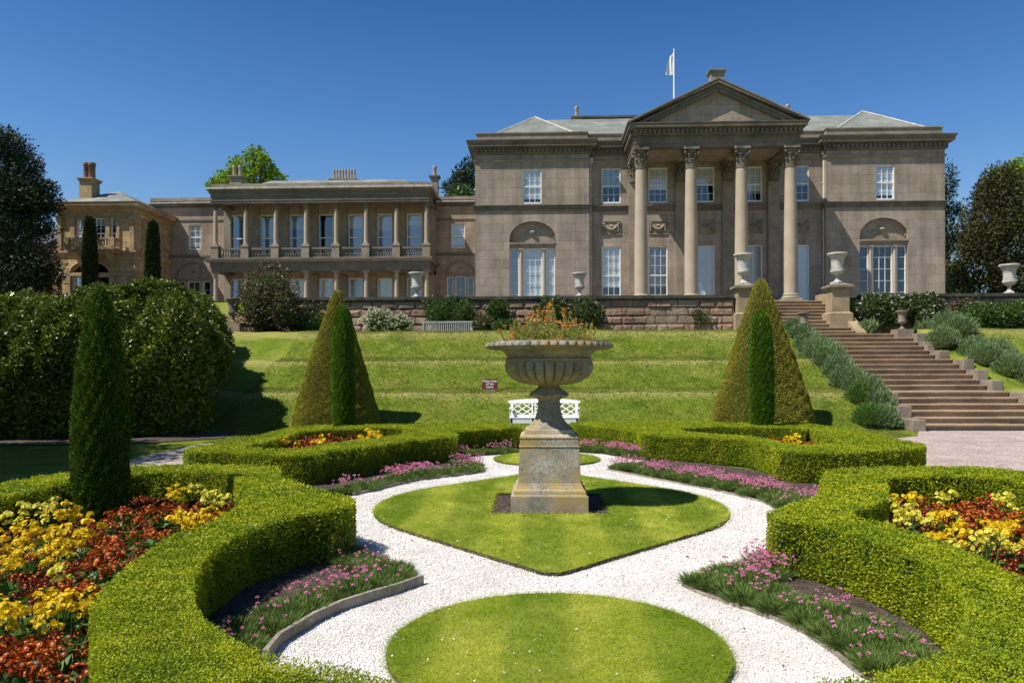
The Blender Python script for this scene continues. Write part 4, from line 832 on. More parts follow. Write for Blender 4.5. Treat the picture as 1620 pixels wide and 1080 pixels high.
# little flight at the far end of the wall, beside the laurel hedge
lx = at_y(372, 500, 30.5)[0]
t = thing('side_steps', 'short worn stone steps with a low block between laurel hedge and bronze shrub', 'stairs', (lx, 30.3, 3.0))
for k in range(5):
    mb = MB(); mb.box(lx - 1.6, lx + 1.0, 29.7 + 0.4 * k, 32.2, 2.6, 3.25 + 0.19 * k); mb.build('step', M['step'], t)
mb = MB(); mb.box(lx - 0.35, lx + 0.42, 29.9, 30.5, 2.6, 3.62); mb.build('block', M['cheek'], t)
mb = MB(); x0 = lx + 0.1; mb.prism([(x0, 31.2, 3.4), (x0, 31.2, 4.2), (x0, 32.2, 4.75), (x0, 32.9, 4.75), (x0, 32.9, 3.4)], (0.45, 0, 0)); mb.build('side_wall', M['pier'], t)
u_ = urn_proto('classical_urn', 'urn in stone darkened to look shaded, on the short side steps beside the laurel hedge', 1.0, M['dark_trim'], GU); u_.location = (lx + 0.05, 30.2, 3.62)  # darker stone than the other terrace urns, shade put into its colour

# ------------------------------------------------------------------ lavender mounds beside the stairs
def mound(name, label, cat, x, y, r, h, mat, n, group):
    z = ground_z(x, y); t = thing(name, label, cat, (x, y, z), group); d = unit(rng.normal(size=(n, 3))); d[:, 2] = np.abs(d[:, 2])
    rad = rng.uniform(0.35, 1.0, n)[:, None] * (1 + 0.12 * np.sin(6 * np.arctan2(d[:, 1:2], d[:, 0:1]) + x * 9)); P = d * rad * [r, r, h]; D = d * 0.8 + rng.normal(0, 0.3, (n, 3)) + [0, 0, 0.8]
    L = rng.uniform(0.07, 0.16, n); o = leaves('foliage', M[mat], P, D, L, L * 0.15, t); o.matrix_parent_inverse = Matrix()
    mb = MB(); mb.lathe([(r * 0.72, -0.1), (r * 0.76, 0.15 * h), (r * 0.6, 0.5 * h), (r * 0.3, 0.72 * h), (0.02, 0.78 * h)], seg=12); o = mb.build('inner_twigs', M['core'], t); o.matrix_parent_inverse = Matrix(); return t
GL = 'lavender mounds beside the stairs'
for k, (px, py, r, h) in enumerate(((1256, 540, .5, .34), (1288, 556, .45, .4), (1270, 562, .55, .45), (1306, 570, .55, .6), (1322, 585, .6, .7), (1298, 588, .62, .75), (1318, 610, .62, .75), (1345, 608, .55, .7), (1352, 630, .58, .7), (1372, 634, .5, .62), (1395, 645, .5, .62), (1418, 664, .46, .62), (1398, 670, .42, .55))):
    y = 30.3 - 8.6 * k / 12; x = at_y(px, py, y)[0]; x = min(x, SX0 - 0.36 - r * 0.62)
    mound('lavender', 'grey green lavender mound on the cone side of the stairs', 'lavender', x, y, r, h, 'lavender', 5200, GL)
for k, (px, py, rz) in enumerate(((1470, 528, .7), (1500, 533, .75), (1520, 545, .7), (1480, 560, .7), (1545, 556, .75), (1575, 566, .75), (1560, 590, .7), (1600, 592, .75), (1640, 600, .6))):
    y = 30.4 - 5.6 * k / 8; x = max(at_y(px, py, y)[0], SX1 + 0.36 + 0.25)
    mound('lavender', 'grey green lavender mound on the open lawn side of the stairs', 'lavender', x, y, rz * 0.85, 0.66, 'lavender', 5200, GL)
for px, py, y, lab in ((1362, 655, 22.9, 'fresh green rounded clump in front of the lavender below the olive cone'), (1374, 676, 21.8, 'small fresh green clump lowest of the row beside the stairs')):
    mound('santolina', lab, 'shrub', at_y(px, py, y)[0], y, 0.42, 0.55, 'santolina', 5200, None)

# ------------------------------------------------------------------ laurel hedge mass
def laurel_hedge():
    t = thing('laurel_hedge', 'huge rounded glossy laurel hedge behind the tall near cypress', 'hedge', (-10.5, 19, 0))
    line = np.array([(-12.6, 29.5), (-11.6, 27), (-10.45, 24), (-9.35, 21.5), (-8.85, 20.3), (-8.75, 19.3), (-9.4, 18.75), (-10.6, 18.4), (-12.2, 18.0), (-13.9, 17.5), (-17, 16.8), (-20, 16.2)]); hs = np.array([4.75, 4.5, 4.2, 3.95, 3.92, 3.95, 3.95, 3.82, 3.72, 3.62, 3.6, 3.6])
    cum = np.concatenate([[0], np.cumsum(np.linalg.norm(np.diff(line, axis=0), axis=1))]); q = np.linspace(0, cum[-1], 400); lx, ly, lh = (np.interp(q, cum, v) for v in (line[:, 0], line[:, 1], hs)); kern = np.ones(25) / 25
    lx, ly, lh = (np.convolve(np.pad(v, 12, 'edge'), kern, 'valid') for v in (lx, ly, lh)); tx, ty = np.gradient(lx), np.gradient(ly); tl = np.hypot(tx, ty); ox, oy = -ty / tl, tx / tl
    PU = np.array([-0.55, -0.42, -0.18, 0.05, 0.12, 0.02, -0.22, -0.60, -1.15, -2.0, -2.9]); PZ = np.array([0.0, 0.13, 0.27, 0.40, 0.52, 0.66, 0.78, 0.89, 0.97, 1.0, 0.93]); PT = np.linspace(0, 1, 11)
    def surf(u, s):
        x, y, h, a, b = (np.interp(u, q, v) for v in (lx, ly, lh, ox, oy)); d = np.interp(s, PT, PU); z = np.interp(s, PT, PZ) * h
        w_ = 0.12 * np.sin(2.1 * u + 5 * s) + 0.10 * np.sin(3.9 * u - 11 * s + 1) + 0.07 * np.sin(8.3 * u + 19 * s) + 0.05 * np.sin(15 * u - 27 * s)
        return np.stack([x + a * (d + w_), y + b * (d + w_), z + 0.8 * w_ * np.clip(z, 0, 1)], -1)
    n = 175000; u, s = rng.uniform(0, 18.6, n), rng.uniform(0.0, 1.0, n); P = surf(u, s); e = 0.02; N = unit(np.cross(surf(u + e, s) - P, surf(u, s + e) - P)); ref = np.stack([np.interp(u, q, ox), np.interp(u, q, oy), np.full(n, 0.6)], -1); N *= np.sign((N * ref).sum(1))[:, None]
    P = P + N * (0.06 - 0.26 * rng.random(n)[:, None] ** 1.5); D = N * rng.uniform(-0.1, 0.7, n)[:, None] + rng.normal(0, 0.6, (n, 3)) + [0, 0, 0.1]; L = rng.uniform(0.075, 0.14, n); k = P[:, 2] > 0.03
    leaves('foliage', M['laurel'], P[k], D[k], L[k], L[k] * 0.42, t)
    uu, ss = np.linspace(0, cum[-1], 130), np.linspace(0, 1, 36); V = surf(*np.meshgrid(uu, ss, indexing='ij')); Nn = np.stack([np.interp(uu, q, ox), np.interp(uu, q, oy)], -1)[:, None, :]; V[..., :2] -= Nn * 0.16; V[..., 2] = np.maximum(V[..., 2] - 0.10, -0.05); V = V.reshape(-1, 3)
    i, j = np.meshgrid(np.arange(129), np.arange(35), indexing='ij'); a = (i * 36 + j).ravel(); raw_mesh('inner_twigs', V, np.stack([a, a + 1, a + 37, a + 36], 1), M['core'], t, smooth=True)
laurel_hedge()
sheet('soil', [(-8.35, 20.6), (-8.0, 18.6), (-9.2, 17.4), (-10.6, 17.0), (-12.2, 16.6), (-14.0, 16.0), (-20, 14.5), (-20, 17.5), (-12, 19), (-9.5, 20.6)], 0.02, M['soil'])  # dark sheet in soil colour stands in for shade before the laurel hedge

# ------------------------------------------------------------------ shrubs along the wall
def wy(px, py, y): return at_y(px, py, y)
def sblob(px0, px1, pt, pb, y, d=0.6):
    x0, zt = wy(px0, pt, y); x1, zb_ = wy(px1, pb, y); return ((x0 + x1) / 2, y, (zt + zb_) / 2, (x1 - x0) / 2, d, (zt - zb_) / 2)
shrub('bronze_shrub', 'large rounded bronze green evergreen shrub standing before the colonnade', 'shrub', [sblob(384, 466, 418, 520, 30.6, 1.2), sblob(378, 440, 440, 530, 30.3, 1.0), sblob(420, 474, 450, 528, 30.3, 1.0)], 'russet_leaf', 9000, 0.10, 0.5, up=0.3, shell=(0.6, 1.05))
shrub('wall_climber', 'thin straggling climber on the wall between bronze shrub and olive cone', 'climber', [sblob(468, 520, 474, 530, 31.6, 0.3)], 'rose_leaf', 1600, 0.09, 0.6, core=False, shell=(0.3, 1.05))
shrub('low_shrub', 'low yellow green bush at the foot of the wall beside the bronze shrub', 'shrub', [sblob(455, 515, 494, 530, 30.8, 0.5)], 'mid_leaf', 1800, 0.09, 0.5)
shrub('cream_shrub', 'low shrub smothered in cream blossom against the red terrace wall', 'shrub', [sblob(574, 622, 488, 532, 31.0, 0.55), sblob(612, 652, 497, 532, 31.0, 0.5)], 'mid_leaf', 2400, 0.07, 0.5, flowers=('pet_cream', 900, 0.075))
shrub('leafy_shrub', 'tall fresh green leafy shrub rising behind the slatted bench', 'shrub', [sblob(674, 722, 474, 522, 31.55, 0.35), sblob(706, 752, 478, 522, 31.5, 0.35)], 'mid_leaf', 4000, 0.12, 0.3, up=0.9)
shrub('wall_climber', 'dark climber spreading over the coping above the slatted bench', 'climber', [sblob(664, 745, 467, 496, 31.8, 0.2)], 'rose_leaf', 1500, 0.09, 0.6, core=False, shell=(0.2, 1.05))
shrub('low_shrub', 'olive green bush at the end of the slatted bench', 'shrub', [sblob(746, 782, 500, 530, 31.2, 0.45)], 'russet_leaf', 1500, 0.09, 0.5)
shrub('wall_climber', 'green climber on the wall between slatted bench and great urn', 'climber', [sblob(768, 806, 474, 512, 31.75, 0.25)], 'mid_leaf', 1500, 0.10, 0.6, core=False, shell=(0.3, 1.05))
shrub('low_shrub', 'fresh green low bush at the wall foot close to the great urn rim', 'shrub', [sblob(778, 820, 506, 530, 31.0, 0.45)], 'mid_leaf', 1500, 0.10, 0.5)
shrub('dark_shrub', 'dark bushy evergreen on the terrace wall behind the great urn', 'shrub', [sblob(846, 900, 469, 526, 31.5, 0.5), sblob(890, 956, 471, 526, 31.5, 0.5)], 'rose_leaf', 5000, 0.10, 0.55)
shrub('wall_climber', 'single wispy climber with one yellow flower on the bare wall before the portico', 'climber', [sblob(1090, 1122, 484, 514, 31.85, 0.12)], 'rose_leaf', 420, 0.08, 0.6, core=False, shell=(0.2, 1.05))
shrub('white_rose', 'white climbing rose on the wall beside the stair head pier', 'rose', [sblob(1354, 1420, 464, 514, 31.6, 0.4), sblob(1380, 1440, 468, 516, 31.5, 0.4)], 'rose_leaf', 4200, 0.10, 0.6, flowers=('pet_white', 60, 0.12))
shrub('white_rose', 'white climbing rose trailing along the wall under the end of the house', 'rose', [sblob(1428, 1492, 464, 514, 31.6, 0.35), sblob(1450, 1480, 490, 520, 31.3, 0.4)], 'rose_leaf', 3600, 0.10, 0.6, flowers=('pet_white', 50, 0.12))
shrub('wall_climber', 'sparse brownish climber on the wall beyond the white roses', 'climber', [sblob(1485, 1560, 472, 508, 31.75, 0.2)], 'russet_leaf', 1200, 0.09, 0.6, core=False, shell=(0.2, 1.05))
shrub('dark_shrub', 'broad dark green shrub at the foot of the wall on the open lawn side', 'shrub', [sblob(1514, 1590, 480, 524, 31.0, 0.7), sblob(1560, 1650, 477, 524, 31.1, 0.7)], 'mid_leaf', 6000, 0.11, 0.5)
shrub('cape_plant', 'spiky grey green plant at the wall foot under the white roses', 'plant', [sblob(1364, 1386, 510, 532, 31.0, 0.3)], 'lavender', 600, 0.22, 0.14, up=1.2)

# ------------------------------------------------------------------ bedding plants: one of each kind, then copies
def plant_proto(name, label, cat, petal, group, h=0.24, r=0.14, stems=8, per=9, pr=0.015, ur=0.034, eye=None, dome=0.07):
    t = thing(name, label, cat, (0, 0, 0), group); n = 34; a = rng.uniform(0, 6.28, n)
    P = np.column_stack([np.cos(a) * 0.03, np.sin(a) * 0.03, rng.uniform(0.01, 0.07, n)]); D = np.column_stack([np.cos(a), np.sin(a), rng.uniform(0.2, 1.5, n)]); L = rng.uniform(0.10, 0.18, n); V1, F1 = leaf_arrays(P, D, L, L * 0.42, 0.25)
    ang = rng.uniform(0, 6.28, stems); q = r * np.sqrt(rng.random(stems)); sp = np.column_stack([q * np.cos(ang), q * np.sin(ang), h - dome * (q / r) ** 2 + rng.uniform(-0.08, 0.035, stems)])
    f0 = sp * [0.3, 0.3, 0.1]; s = np.array([0.003, 0, 0]); V2 = np.stack([f0 - s, f0 + s, sp + s, sp - s], 1).reshape(-1, 3); V = np.concatenate([V1, V2]); raw_mesh('foliage', V, np.arange(len(V)).reshape(-1, 4), M['plant_leaf'], t)
    heads = stems * per; N = rng.normal(0, 1, (heads, 3)); N[:, 2] = np.abs(N[:, 2]) * 0.9 + 0.15; N = unit(N); hp = np.repeat(sp, per, 0) + N * ur * rng.uniform(0.6, 1.1, (heads, 1)); N = unit(N + rng.normal(0, 0.35, (heads, 3))); A = unit(np.cross(N, rng.normal(size=(heads, 3)))); B = np.cross(N, A); V, mi = [], []; pv = pr * rng.uniform(0.7, 1.15, (heads, 1))
    for q in range(5):
        a0 = 2 * math.pi * q / 5; d = A * math.cos(a0) + B * math.sin(a0); e = np.cross(N, d); V.append(np.stack([hp + d * pv * 0.1, hp + d * pv * 0.72 + e * pv * 0.5 + N * pv * 0.3, hp + d * pv + N * pv * 0.15, hp + d * pv * 0.72 - e * pv * 0.5 + N * pv * 0.3], 1)); mi += [0] * heads
    if eye: V.append(np.stack([hp + N * pv * 0.34 + A * pv * 0.42, hp + N * pv * 0.34 + B * pv * 0.42, hp + N * pv * 0.34 - A * pv * 0.42, hp + N * pv * 0.34 - B * pv * 0.42], 1)); mi += [1] * heads
    V = np.concatenate(V).reshape(-1, 3); raw_mesh('blossom', V, np.arange(len(V)).reshape(-1, 4), [M[petal]] + ([M[eye]] if eye else []), t, mi); return t
PR = {}
def protos(where, suffix):
    gr = 'flower clumps in ' + where
    return {
        'y': plant_proto('primula', 'bright yellow primula clump ' + suffix, 'primula', 'pet_yellow', gr, 0.30, 0.13, 9, 11, 0.0175, 0.036),
        'p': plant_proto('primula', 'pale lemon primula clump ' + suffix, 'primula', 'pet_pale', gr, 0.34, 0.12, 8, 10, 0.017, 0.036),
        'r': plant_proto('wallflower', 'dark crimson wallflower clump ' + suffix, 'wallflower', 'pet_red', gr, 0.22, 0.16, 10, 7, 0.0165, 0.036, 'pet_eye'),
        'o': plant_proto('wallflower', 'rust orange wallflower clump ' + suffix, 'wallflower', 'pet_orange', gr, 0.25, 0.16, 11, 7, 0.0165, 0.036, 'pet_eye')}
def plant_bed(where, suffix, items):
    pp = protos(where, suffix); used = set()
    for (kd, x, y, s) in items:
        rz = random.uniform(0, 6.28)
        if kd not in used: used.add(kd); o = pp[kd]; o.location = (x, y, 0.015); o.rotation_euler = (0, 0, rz); o.scale = (s,) * 3
        else: copy_tree(pp[kd], (x, y, 0.015), rz, scale=s)
    for kd, o in pp.items():
        if kd not in used:
            for ch in list(o.children): bpy.data.objects.remove(ch)
            bpy.data.objects.remove(o)
A_bed = sheet('soil', [(p[0], p[1]) for p in chaikin(A_in, 1)], 0.018, M['soil']); C_bed = sheet('soil', [(p[0], p[1]) for p in chaikin(C_in, 1)], 0.018, M['soil'])
sheet('soil', B_in, 0.018, M['soil']); sheet('soil', D_in, 0.018, M['soil'])
# drifts read off the photograph: (pixel x, pixel y at flower height, radius in metres, kind)
DA = [(42, 822, 0.22, 'p'), (70, 806, 0.19, 'p'), (102, 800, 0.16, 'p'), (122, 782, 0.14, 'y'), (88, 795, 0.14, 'y'), (112, 812, 0.14, 'y'), (30, 842, .3, 'r'), (18, 862, 0.19, 'y'), (45, 852, 0.14, 'y'), (60, 874, 0.22, 'y'), (92, 868, 0.22, 'y'), (116, 855, 0.16, 'y'), (40, 880, 0.19, 'y'), (20, 905, .5, 'r'), (75, 900, .28, 'r'),
      (62, 922, 0.08, 'p'), (82, 918, 0.06, 'p'), (62, 958, 0.14, 'y'), (36, 972, 0.14, 'y'), (16, 985, 0.09, 'y'), (84, 962, 0.09, 'y'), (118, 938, .10, 'o'), (148, 936, 0.07, 'y'), (100, 985, .2, 'r'), (60, 1010, .3, 'r'), (20, 1050, .22, 'o'), (110, 1045, .2, 'r'), (10, 940, .3, 'r'), (160, 865, .24, 'o'), (175, 890, .18, 'o'), (160, 922, .14, 'r'), (225, 800, .5, 'r'), (212, 822, .24, 'o'),
      (258, 772, 0.10, 'y'), (276, 778, 0.13, 'y'), (292, 772, 0.13, 'y'), (312, 780, 0.13, 'p'), (345, 794, 0.14, 'p'), (330, 798, 0.14, 'p'), (295, 794, .3, 'r'), (265, 802, .2, 'r'), (320, 822, 0.10, 'y'), (300, 825, 0.12, 'y'), (284, 828, 0.09, 'y'), (366, 802, .16, 'r'), (225, 775, .3, 'r'), (250, 842, .2, 'o'), (280, 812, .2, 'o')]
DC = [(1412, 792, 0.10, 'y'), (1420, 800, .2, 'r'), (1445, 793, 0.06, 'y'), (1450, 806, .3, 'r'), (1480, 805, .25, 'o'), (1500, 800, 0.09, 'p'), (1520, 805, .3, 'r'), (1548, 800, .2, 'o'), (1437, 818, 0.10, 'p'), (1445, 830, 0.10, 'p'), (1470, 825, .25, 'r'), (1456, 838, .15, 'r'), (1418, 830, 0.06, 'p'), (1495, 815, 0.06, 'y'), (1515, 825, 0.12, 'y'), (1512, 840, 0.13, 'y'), (1485, 845, 0.12, 'y'), (1475, 832, 0.07, 'p'), (1560, 818, .3, 'o'), (1540, 835, .3, 'o'), (1545, 850, .2, 'r'), (1580, 830, 0.09, 'y'),
      (1600, 845, 0.14, 'y'), (1592, 800, 0.14, 'p'), (1610, 825, .3, 'o'), (1530, 865, 0.12, 'p'), (1555, 870, 0.12, 'p'), (1575, 868, 0.09, 'p'), (1600, 870, .3, 'r'), (1590, 895, .25, 'r'), (1612, 900, .2, 'r'), (1640, 860, .4, 'o'), (1650, 900, .3, 'r')]
DB = [(445, 703, .2, 'y'), (465, 699, .4, 'r'), (490, 696, .4, 'r'), (505, 694, .4, 'o'), (517, 698, .18, 'y'), (480, 704, .2, 'o'), (580, 690, .25, 'y'), (592, 688, .22, 'o'), (604, 686, .3, 'r'), (620, 685, .3, 'o'), (632, 682, .24, 'y'), (645, 682, .24, 'y'), (556, 693, .3, 'r')]
DD = [(1240, 695, .25, 'y'), (1226, 696, .25, 'o'), (1262, 700, .25, 'o'), (1275, 701, .25, 'o'), (1098, 680, .3, 'o'), (1110, 683, .3, 'r'), (1150, 686, .3, 'o')]
def drift(spec, ring_, avoid, gap, fill, zf=0.22, tall=1.0):
    out = []
    def ok(x, y): return inside(np.array([(x, y)]), ring_)[0] and all(math.hypot(x - a, y - b) > gap for _, a, b, _ in out) and math.hypot(x - avoid[0], y - avoid[1]) > 0.36
    for (px, py, r_, kd) in sorted(spec, key=lambda s_: 'ypor'.index(s_[3])):
        cx, cy = at_z(px, py, zf + (0.06 if kd in 'yp' else 0))
        for _ in range(int(7 + 220 * r_ * r_)):
            a, q = random.uniform(0, 6.28), r_ * math.sqrt(random.random()); x, y = cx + q * math.cos(a), cy + q * math.sin(a)
            if ok(x, y): out.append((kd if random.random() > 0.12 else 'r', x, y, random.uniform(0.8, 1.25) * tall))
    lo, hi = np.array(ring_).min(0), np.array(ring_).max(0)
    for _ in range(fill):
        x, y = random.uniform(lo[0], hi[0]), random.uniform(lo[1], hi[1])
        if ok(x, y) and y > 3.2 and abs(x) / y < 0.80: out.append((random.choice('rrrrrro'), x, y, random.uniform(0.8, 1.05) * tall))
    return out
def shrink(l, d):
    c = np.array(l).mean(0); return [tuple(np.array(p) + (c - np.array(p)) / np.linalg.norm(c - np.array(p)) * d) for p in l]
plant_bed('the big near bed', 'in the big bed round the tall near cypress', drift(DA, shrink(A_in, 0.13), cyp_loc, 0.16, 900))
plant_bed('the sunny near bed', 'in the near bed behind the sunlit curving hedge', drift(DC, shrink(C_in, 0.13), (99, 99), 0.15, 400))
plant_bed('the shaded middle bed', 'in the middle bed before the left olive cone', drift(DB, shrink(B_in, 0.12), at_z(545, 707, 0), 0.17, 70, 0.30, 1.2))
plant_bed('the sunny middle bed', 'in the middle bed before the right olive cone', drift(DD, shrink(D_in, 0.12), at_z(1206, 707, 0), 0.17, 60, 0.26, 1.1))

# thrift: grassy tufts with pink pompons on thin stalks
def thrift_proto(label, group, r=0.13, h=0.085, nb=900, nf=13, stalk=0.16, sheen='pet_pink'):
    t = thing('thrift', label, 'thrift', (0, 0, 0), group)
    a = rng.uniform(0, 6.28, nb); q = r * np.sqrt(rng.random(nb)); P = np.column_stack([q * np.cos(a) * 0.7, q * np.sin(a) * 0.7, np.zeros(nb)]); D = np.column_stack([np.cos(a) * q / r, np.sin(a) * q / r, np.full(nb, 0.75)]) + rng.normal(0, 0.18, (nb, 3))
    raw = rng.uniform(0.7, 1.25, nb) * h * 1.15; V1, F1 = leaf_arrays(P, D, raw, raw * 0.045, 0.1)
    a = rng.uniform(0, 6.28, nf); q = r * 0.95 * np.sqrt(rng.random(nf)); tp = np.column_stack([q * np.cos(a) * 1.15, q * np.sin(a) * 1.15, rng.uniform(0.75, 1.15, nf) * stalk]); ft = tp * [0.6, 0.6, 0]; s = np.array([0.0016, 0, 0])
    V2 = np.stack([ft - s, ft + s, tp + s, tp - s], 1).reshape(-1, 3); V = np.concatenate([V1, V2]); raw_mesh('tuft', V, np.arange(len(V)).reshape(-1, 4), M['thrift_leaf'], t)
    m_ = 14; d = unit(rng.normal(size=(nf * m_, 3))); d[:, 2] = np.abs(d[:, 2]) * 1 - 0.15; P = np.repeat(tp, m_, 0) + d * 0.004; V, F = leaf_arrays(P, d, 0.0125, 0.010); raw_mesh('blossom', V, F, M[sheen], t); return t
def thrift_row(lines, width, label, group, gap, n, sc=1.0, nf=13, lush=0.0):
    pr = thrift_proto(label, group, nf=nf); pr2 = thrift_proto(label, group, nf=2, stalk=0.12); pr3 = thrift_proto(label, group, nf=int(nf * 2.2), r=0.13); out = []; first = {}
    tot = 0
    for _ in range(n * 40):
        l = random.choices(lines, [len(q) for q in lines])[0]; k = random.randrange(len(l) - 1); tt = random.random(); a, b = l[k], l[k + 1]; x, y = a[0] + (b[0] - a[0]) * tt, a[1] + (b[1] - a[1]) * tt
        c = Vector((AX - x, 9.3 - y, 0)); dx, dy = b[0] - a[0], b[1] - a[1]; L_ = math.hypot(dx, dy); nx_, ny_ = -dy / L_, dx / L_
        mid = GC_[id(lines)]; s = 1 if (mid[0] - x) * nx_ + (mid[1] - y) * ny_ > 0 else -1; wdt = random.uniform(0.11, width); x, y = x + s * nx_ * wdt, y + s * ny_ * wdt
        if all(math.hypot(x - p[0], y - p[1]) > gap for p in out):
            out.append((x, y)); q_ = math.sin(x * 3.1 + y * 2.3) + 0.6 * math.sin(x * 7.3 - y * 5.1) + random.uniform(-.5, .5); p = pr3 if q_ > 0.85 - lush else (pr if q_ > 0.25 - lush else pr2); z = 0.022; scl = sc * random.uniform(0.85, 1.15)
            if p.name not in first: first[p.name] = 1; p.location = (x, y, z); p.scale = (scl,) * 3
            else: copy_tree(p, (x, y, z), random.uniform(0, 6.28), scale=scl)
            if len(out) >= n: break
GC_ = {}
def trow(lines, mid, *a, **k): GC_[id(lines)] = mid; thrift_row(lines, *a, **k)
trow([nl, nl, nl2], (-1.9, 6.1), 0.36, 'thrift tuft with pink pompons behind the tall timber board in hedge shade', 'thrift in the shaded near bed', 0.12, 54, nf=9, lush=0.15)
trow([nr, nr, nr2], (2.0, 6.2), 0.46, 'thrift tuft with pink pompons beside the bare soil of the sunlit near hedge', 'thrift in the sunlit near bed', 0.115, 92, nf=13, lush=0.35)
trow([ml, ml, ml2], (-2.6, 13.2), 0.32, 'pink thrift tuft along the shaded middle hedge left of the urn', 'thrift along the shaded middle hedge', 0.14, 56, 1.1, nf=12, lush=0.1)
trow([mr, mr, mr2], (2.8, 13.2), 0.58, 'pink thrift tuft along the sunlit middle hedge right of the urn', 'thrift along the sunlit middle hedge', 0.15, 60, 1.1, nf=14)
trow([fl], (-1.7, 15.6), 0.32, 'pink thrift tuft at the far round lawn on the shaded hedge side', 'thrift beyond the far round lawn, shaded side', 0.15, 22, 1.2)
trow([fr_], (1.7, 15.8), 0.36, 'pink thrift tuft at the far round lawn on the sunlit hedge side', 'thrift beyond the far round lawn, sunlit side', 0.15, 26, 1.2)
# ------------------------------------------------------------------ building helpers
def wall_front(mb, x0, x1, z0, z1, y, th, ops):
    """wall facing -Y with real rectangular openings (x0, x1, z0, z1) and their reveals"""
    X = sorted(set([x0, x1] + [v for o in ops for v in o[:2]])); Z = sorted(set([z0, z1] + [v for o in ops for v in o[2:4]]))
    for a, b in zip(X[:-1], X[1:]):
        for c, d in zip(Z[:-1], Z[1:]):
            mx_, mz_ = (a + b) / 2, (c + d) / 2
            if any(o[0] < mx_ < o[1] and o[2] < mz_ < o[3] for o in ops): continue
            mb.poly([(a, y, c), (b, y, c), (b, y, d), (a, y, d)]); mb.poly([(a, y + th, c), (b, y + th, c), (b, y + th, d), (a, y + th, d)])
    for o in ops:
        a, b, c, d = o[:4]
        mb.poly([(a, y, c), (a, y + th, c), (a, y + th, d), (a, y, d)]); mb.poly([(b, y, c), (b, y + th, c), (b, y + th, d), (b, y, d)])
        mb.poly([(a, y, c), (b, y, c), (b, y + th, c), (a, y + th, c)]); mb.poly([(a, y, d), (b, y, d), (b, y + th, d), (a, y + th, d)])
def window(root, x0, x1, z0, z1, y, nx=3, nz=4, blind=0.6, name='window', fw=0.055, glass='glass', mat='white_paint', mid=True, painted_sky=False):
    """sash window in an opening: frame with glazing bars > pane, blind"""
    mb = MB(); yf = y + 0.05
    mb.box(x0, x0 + fw, yf, yf + 0.09, z0, z1); mb.box(x1 - fw, x1, yf, yf + 0.09, z0, z1); mb.box(x0 + fw, x1 - fw, yf, yf + 0.09, z1 - fw, z1); mb.box(x0 + fw, x1 - fw, yf - 0.03, yf + 0.09, z0, z0 + fw * 1.3)
    zm = (z0 + z1) / 2
    if mid: mb.box(x0 + fw, x1 - fw, yf + 0.012, yf + 0.075, zm - 0.03, zm + 0.03)
    for k in range(1, nx):
        xx = x0 + fw + (x1 - x0 - 2 * fw) * k / nx; mb.box(xx - 0.010, xx + 0.010, yf + 0.02, yf + 0.05, z0 + fw * 1.3, z1 - fw)
    for k in range(1, nz):
        zz = z0 + (z1 - z0) * k / nz
        if abs(zz - zm) > 0.05 or not mid: mb.box(x0 + fw, x1 - fw, yf + 0.022, yf + 0.048, zz - 0.009, zz + 0.009)
    o = mb.build(name, M[mat], root)
    mb = MB(); j = random.uniform(-0.012, 0.012); j2 = random.uniform(-0.01, 0.01)
    mb.poly([(x0 + 0.02, yf + 0.056 - j, z0 + 0.02), (x1 - 0.02, yf + 0.056 + j, z0 + 0.02), (x1 - 0.02, yf + 0.056 + j + j2, z1 - 0.02), (x0 + 0.02, yf + 0.056 - j + j2, z1 - 0.02)]); mb.build('pane', M[glass], o)
    if blind > 0:
        mb = MB(); zb = z1 - (z1 - z0) * blind; n = 8
        for k in range(n):
            a, b = x0 + 0.02 + (x1 - x0 - 0.04) * k / n, x0 + 0.02 + (x1 - x0 - 0.04) * (k + 1) / n; q = 0.012 * (k % 2)
            mb.poly([(a, yf + 0.10 + q, zb), (b, yf + 0.112 - q, zb), (b, yf + 0.112 - q, z1), (a, yf + 0.10 + q, z1)])
        mb.build('blind', M['blind'], o)
    if painted_sky:
        mb = MB(); mb.poly([(x0 + 0.02, yf + 0.16, z0), (x1 - 0.02, yf + 0.16, z0), (x1 - 0.02, yf + 0.16, z1), (x0 + 0.02, yf + 0.16, z1)]); mb.build('painted_sky_sheet', M['painted_sky'], o)  # flat sheet behind the pane, its colour stands in for mirrored sky
    return o
def arc_top(mb, x0, x1, zs, za, y, th, n=20):
    """fills a rectangular opening's head down to a half-ellipse springing at zs with apex za"""
    c, a, h = (x0 + x1) / 2, (x1 - x0) / 2, za - zs; pts = [(c - a * math.cos(math.pi * k / n), zs + h * math.sin(math.pi * k / n)) for k in range(n + 1)]
    for p, q in zip(pts[:-1], pts[1:]):
        mb.poly([(p[0], y, p[1]), (q[0], y, q[1]), (q[0], y, za + 0.001), (p[0], y, za + 0.001)])
        mb.poly([(p[0], y, p[1]), (q[0], y, q[1]), (q[0], y + th, q[1]), (p[0], y + th, p[1])])
    return pts
def dentils(mb, xa, xb, y, z0, z1, d=0.12, wd=0.13, sp=0.23):
    n = int((xb - xa) / sp)
    for k in range(n):
        x = xa + (k + 0.5) * (xb - xa) / n; mb.box(x - wd / 2, x + wd / 2, y - d, y + 0.002, z0, z1)
def shaft(mb, cx, cy, z0, z1, r0, r1, seg=28):
    mb.lathe([(r0 * (1 - (1 - r1 / r0) * max(0, (k / 10 - 0.25) / 0.75) ** 1.4), z0 + (z1 - z0) * k / 10) for k in range(11)], cx, cy, 0, seg)
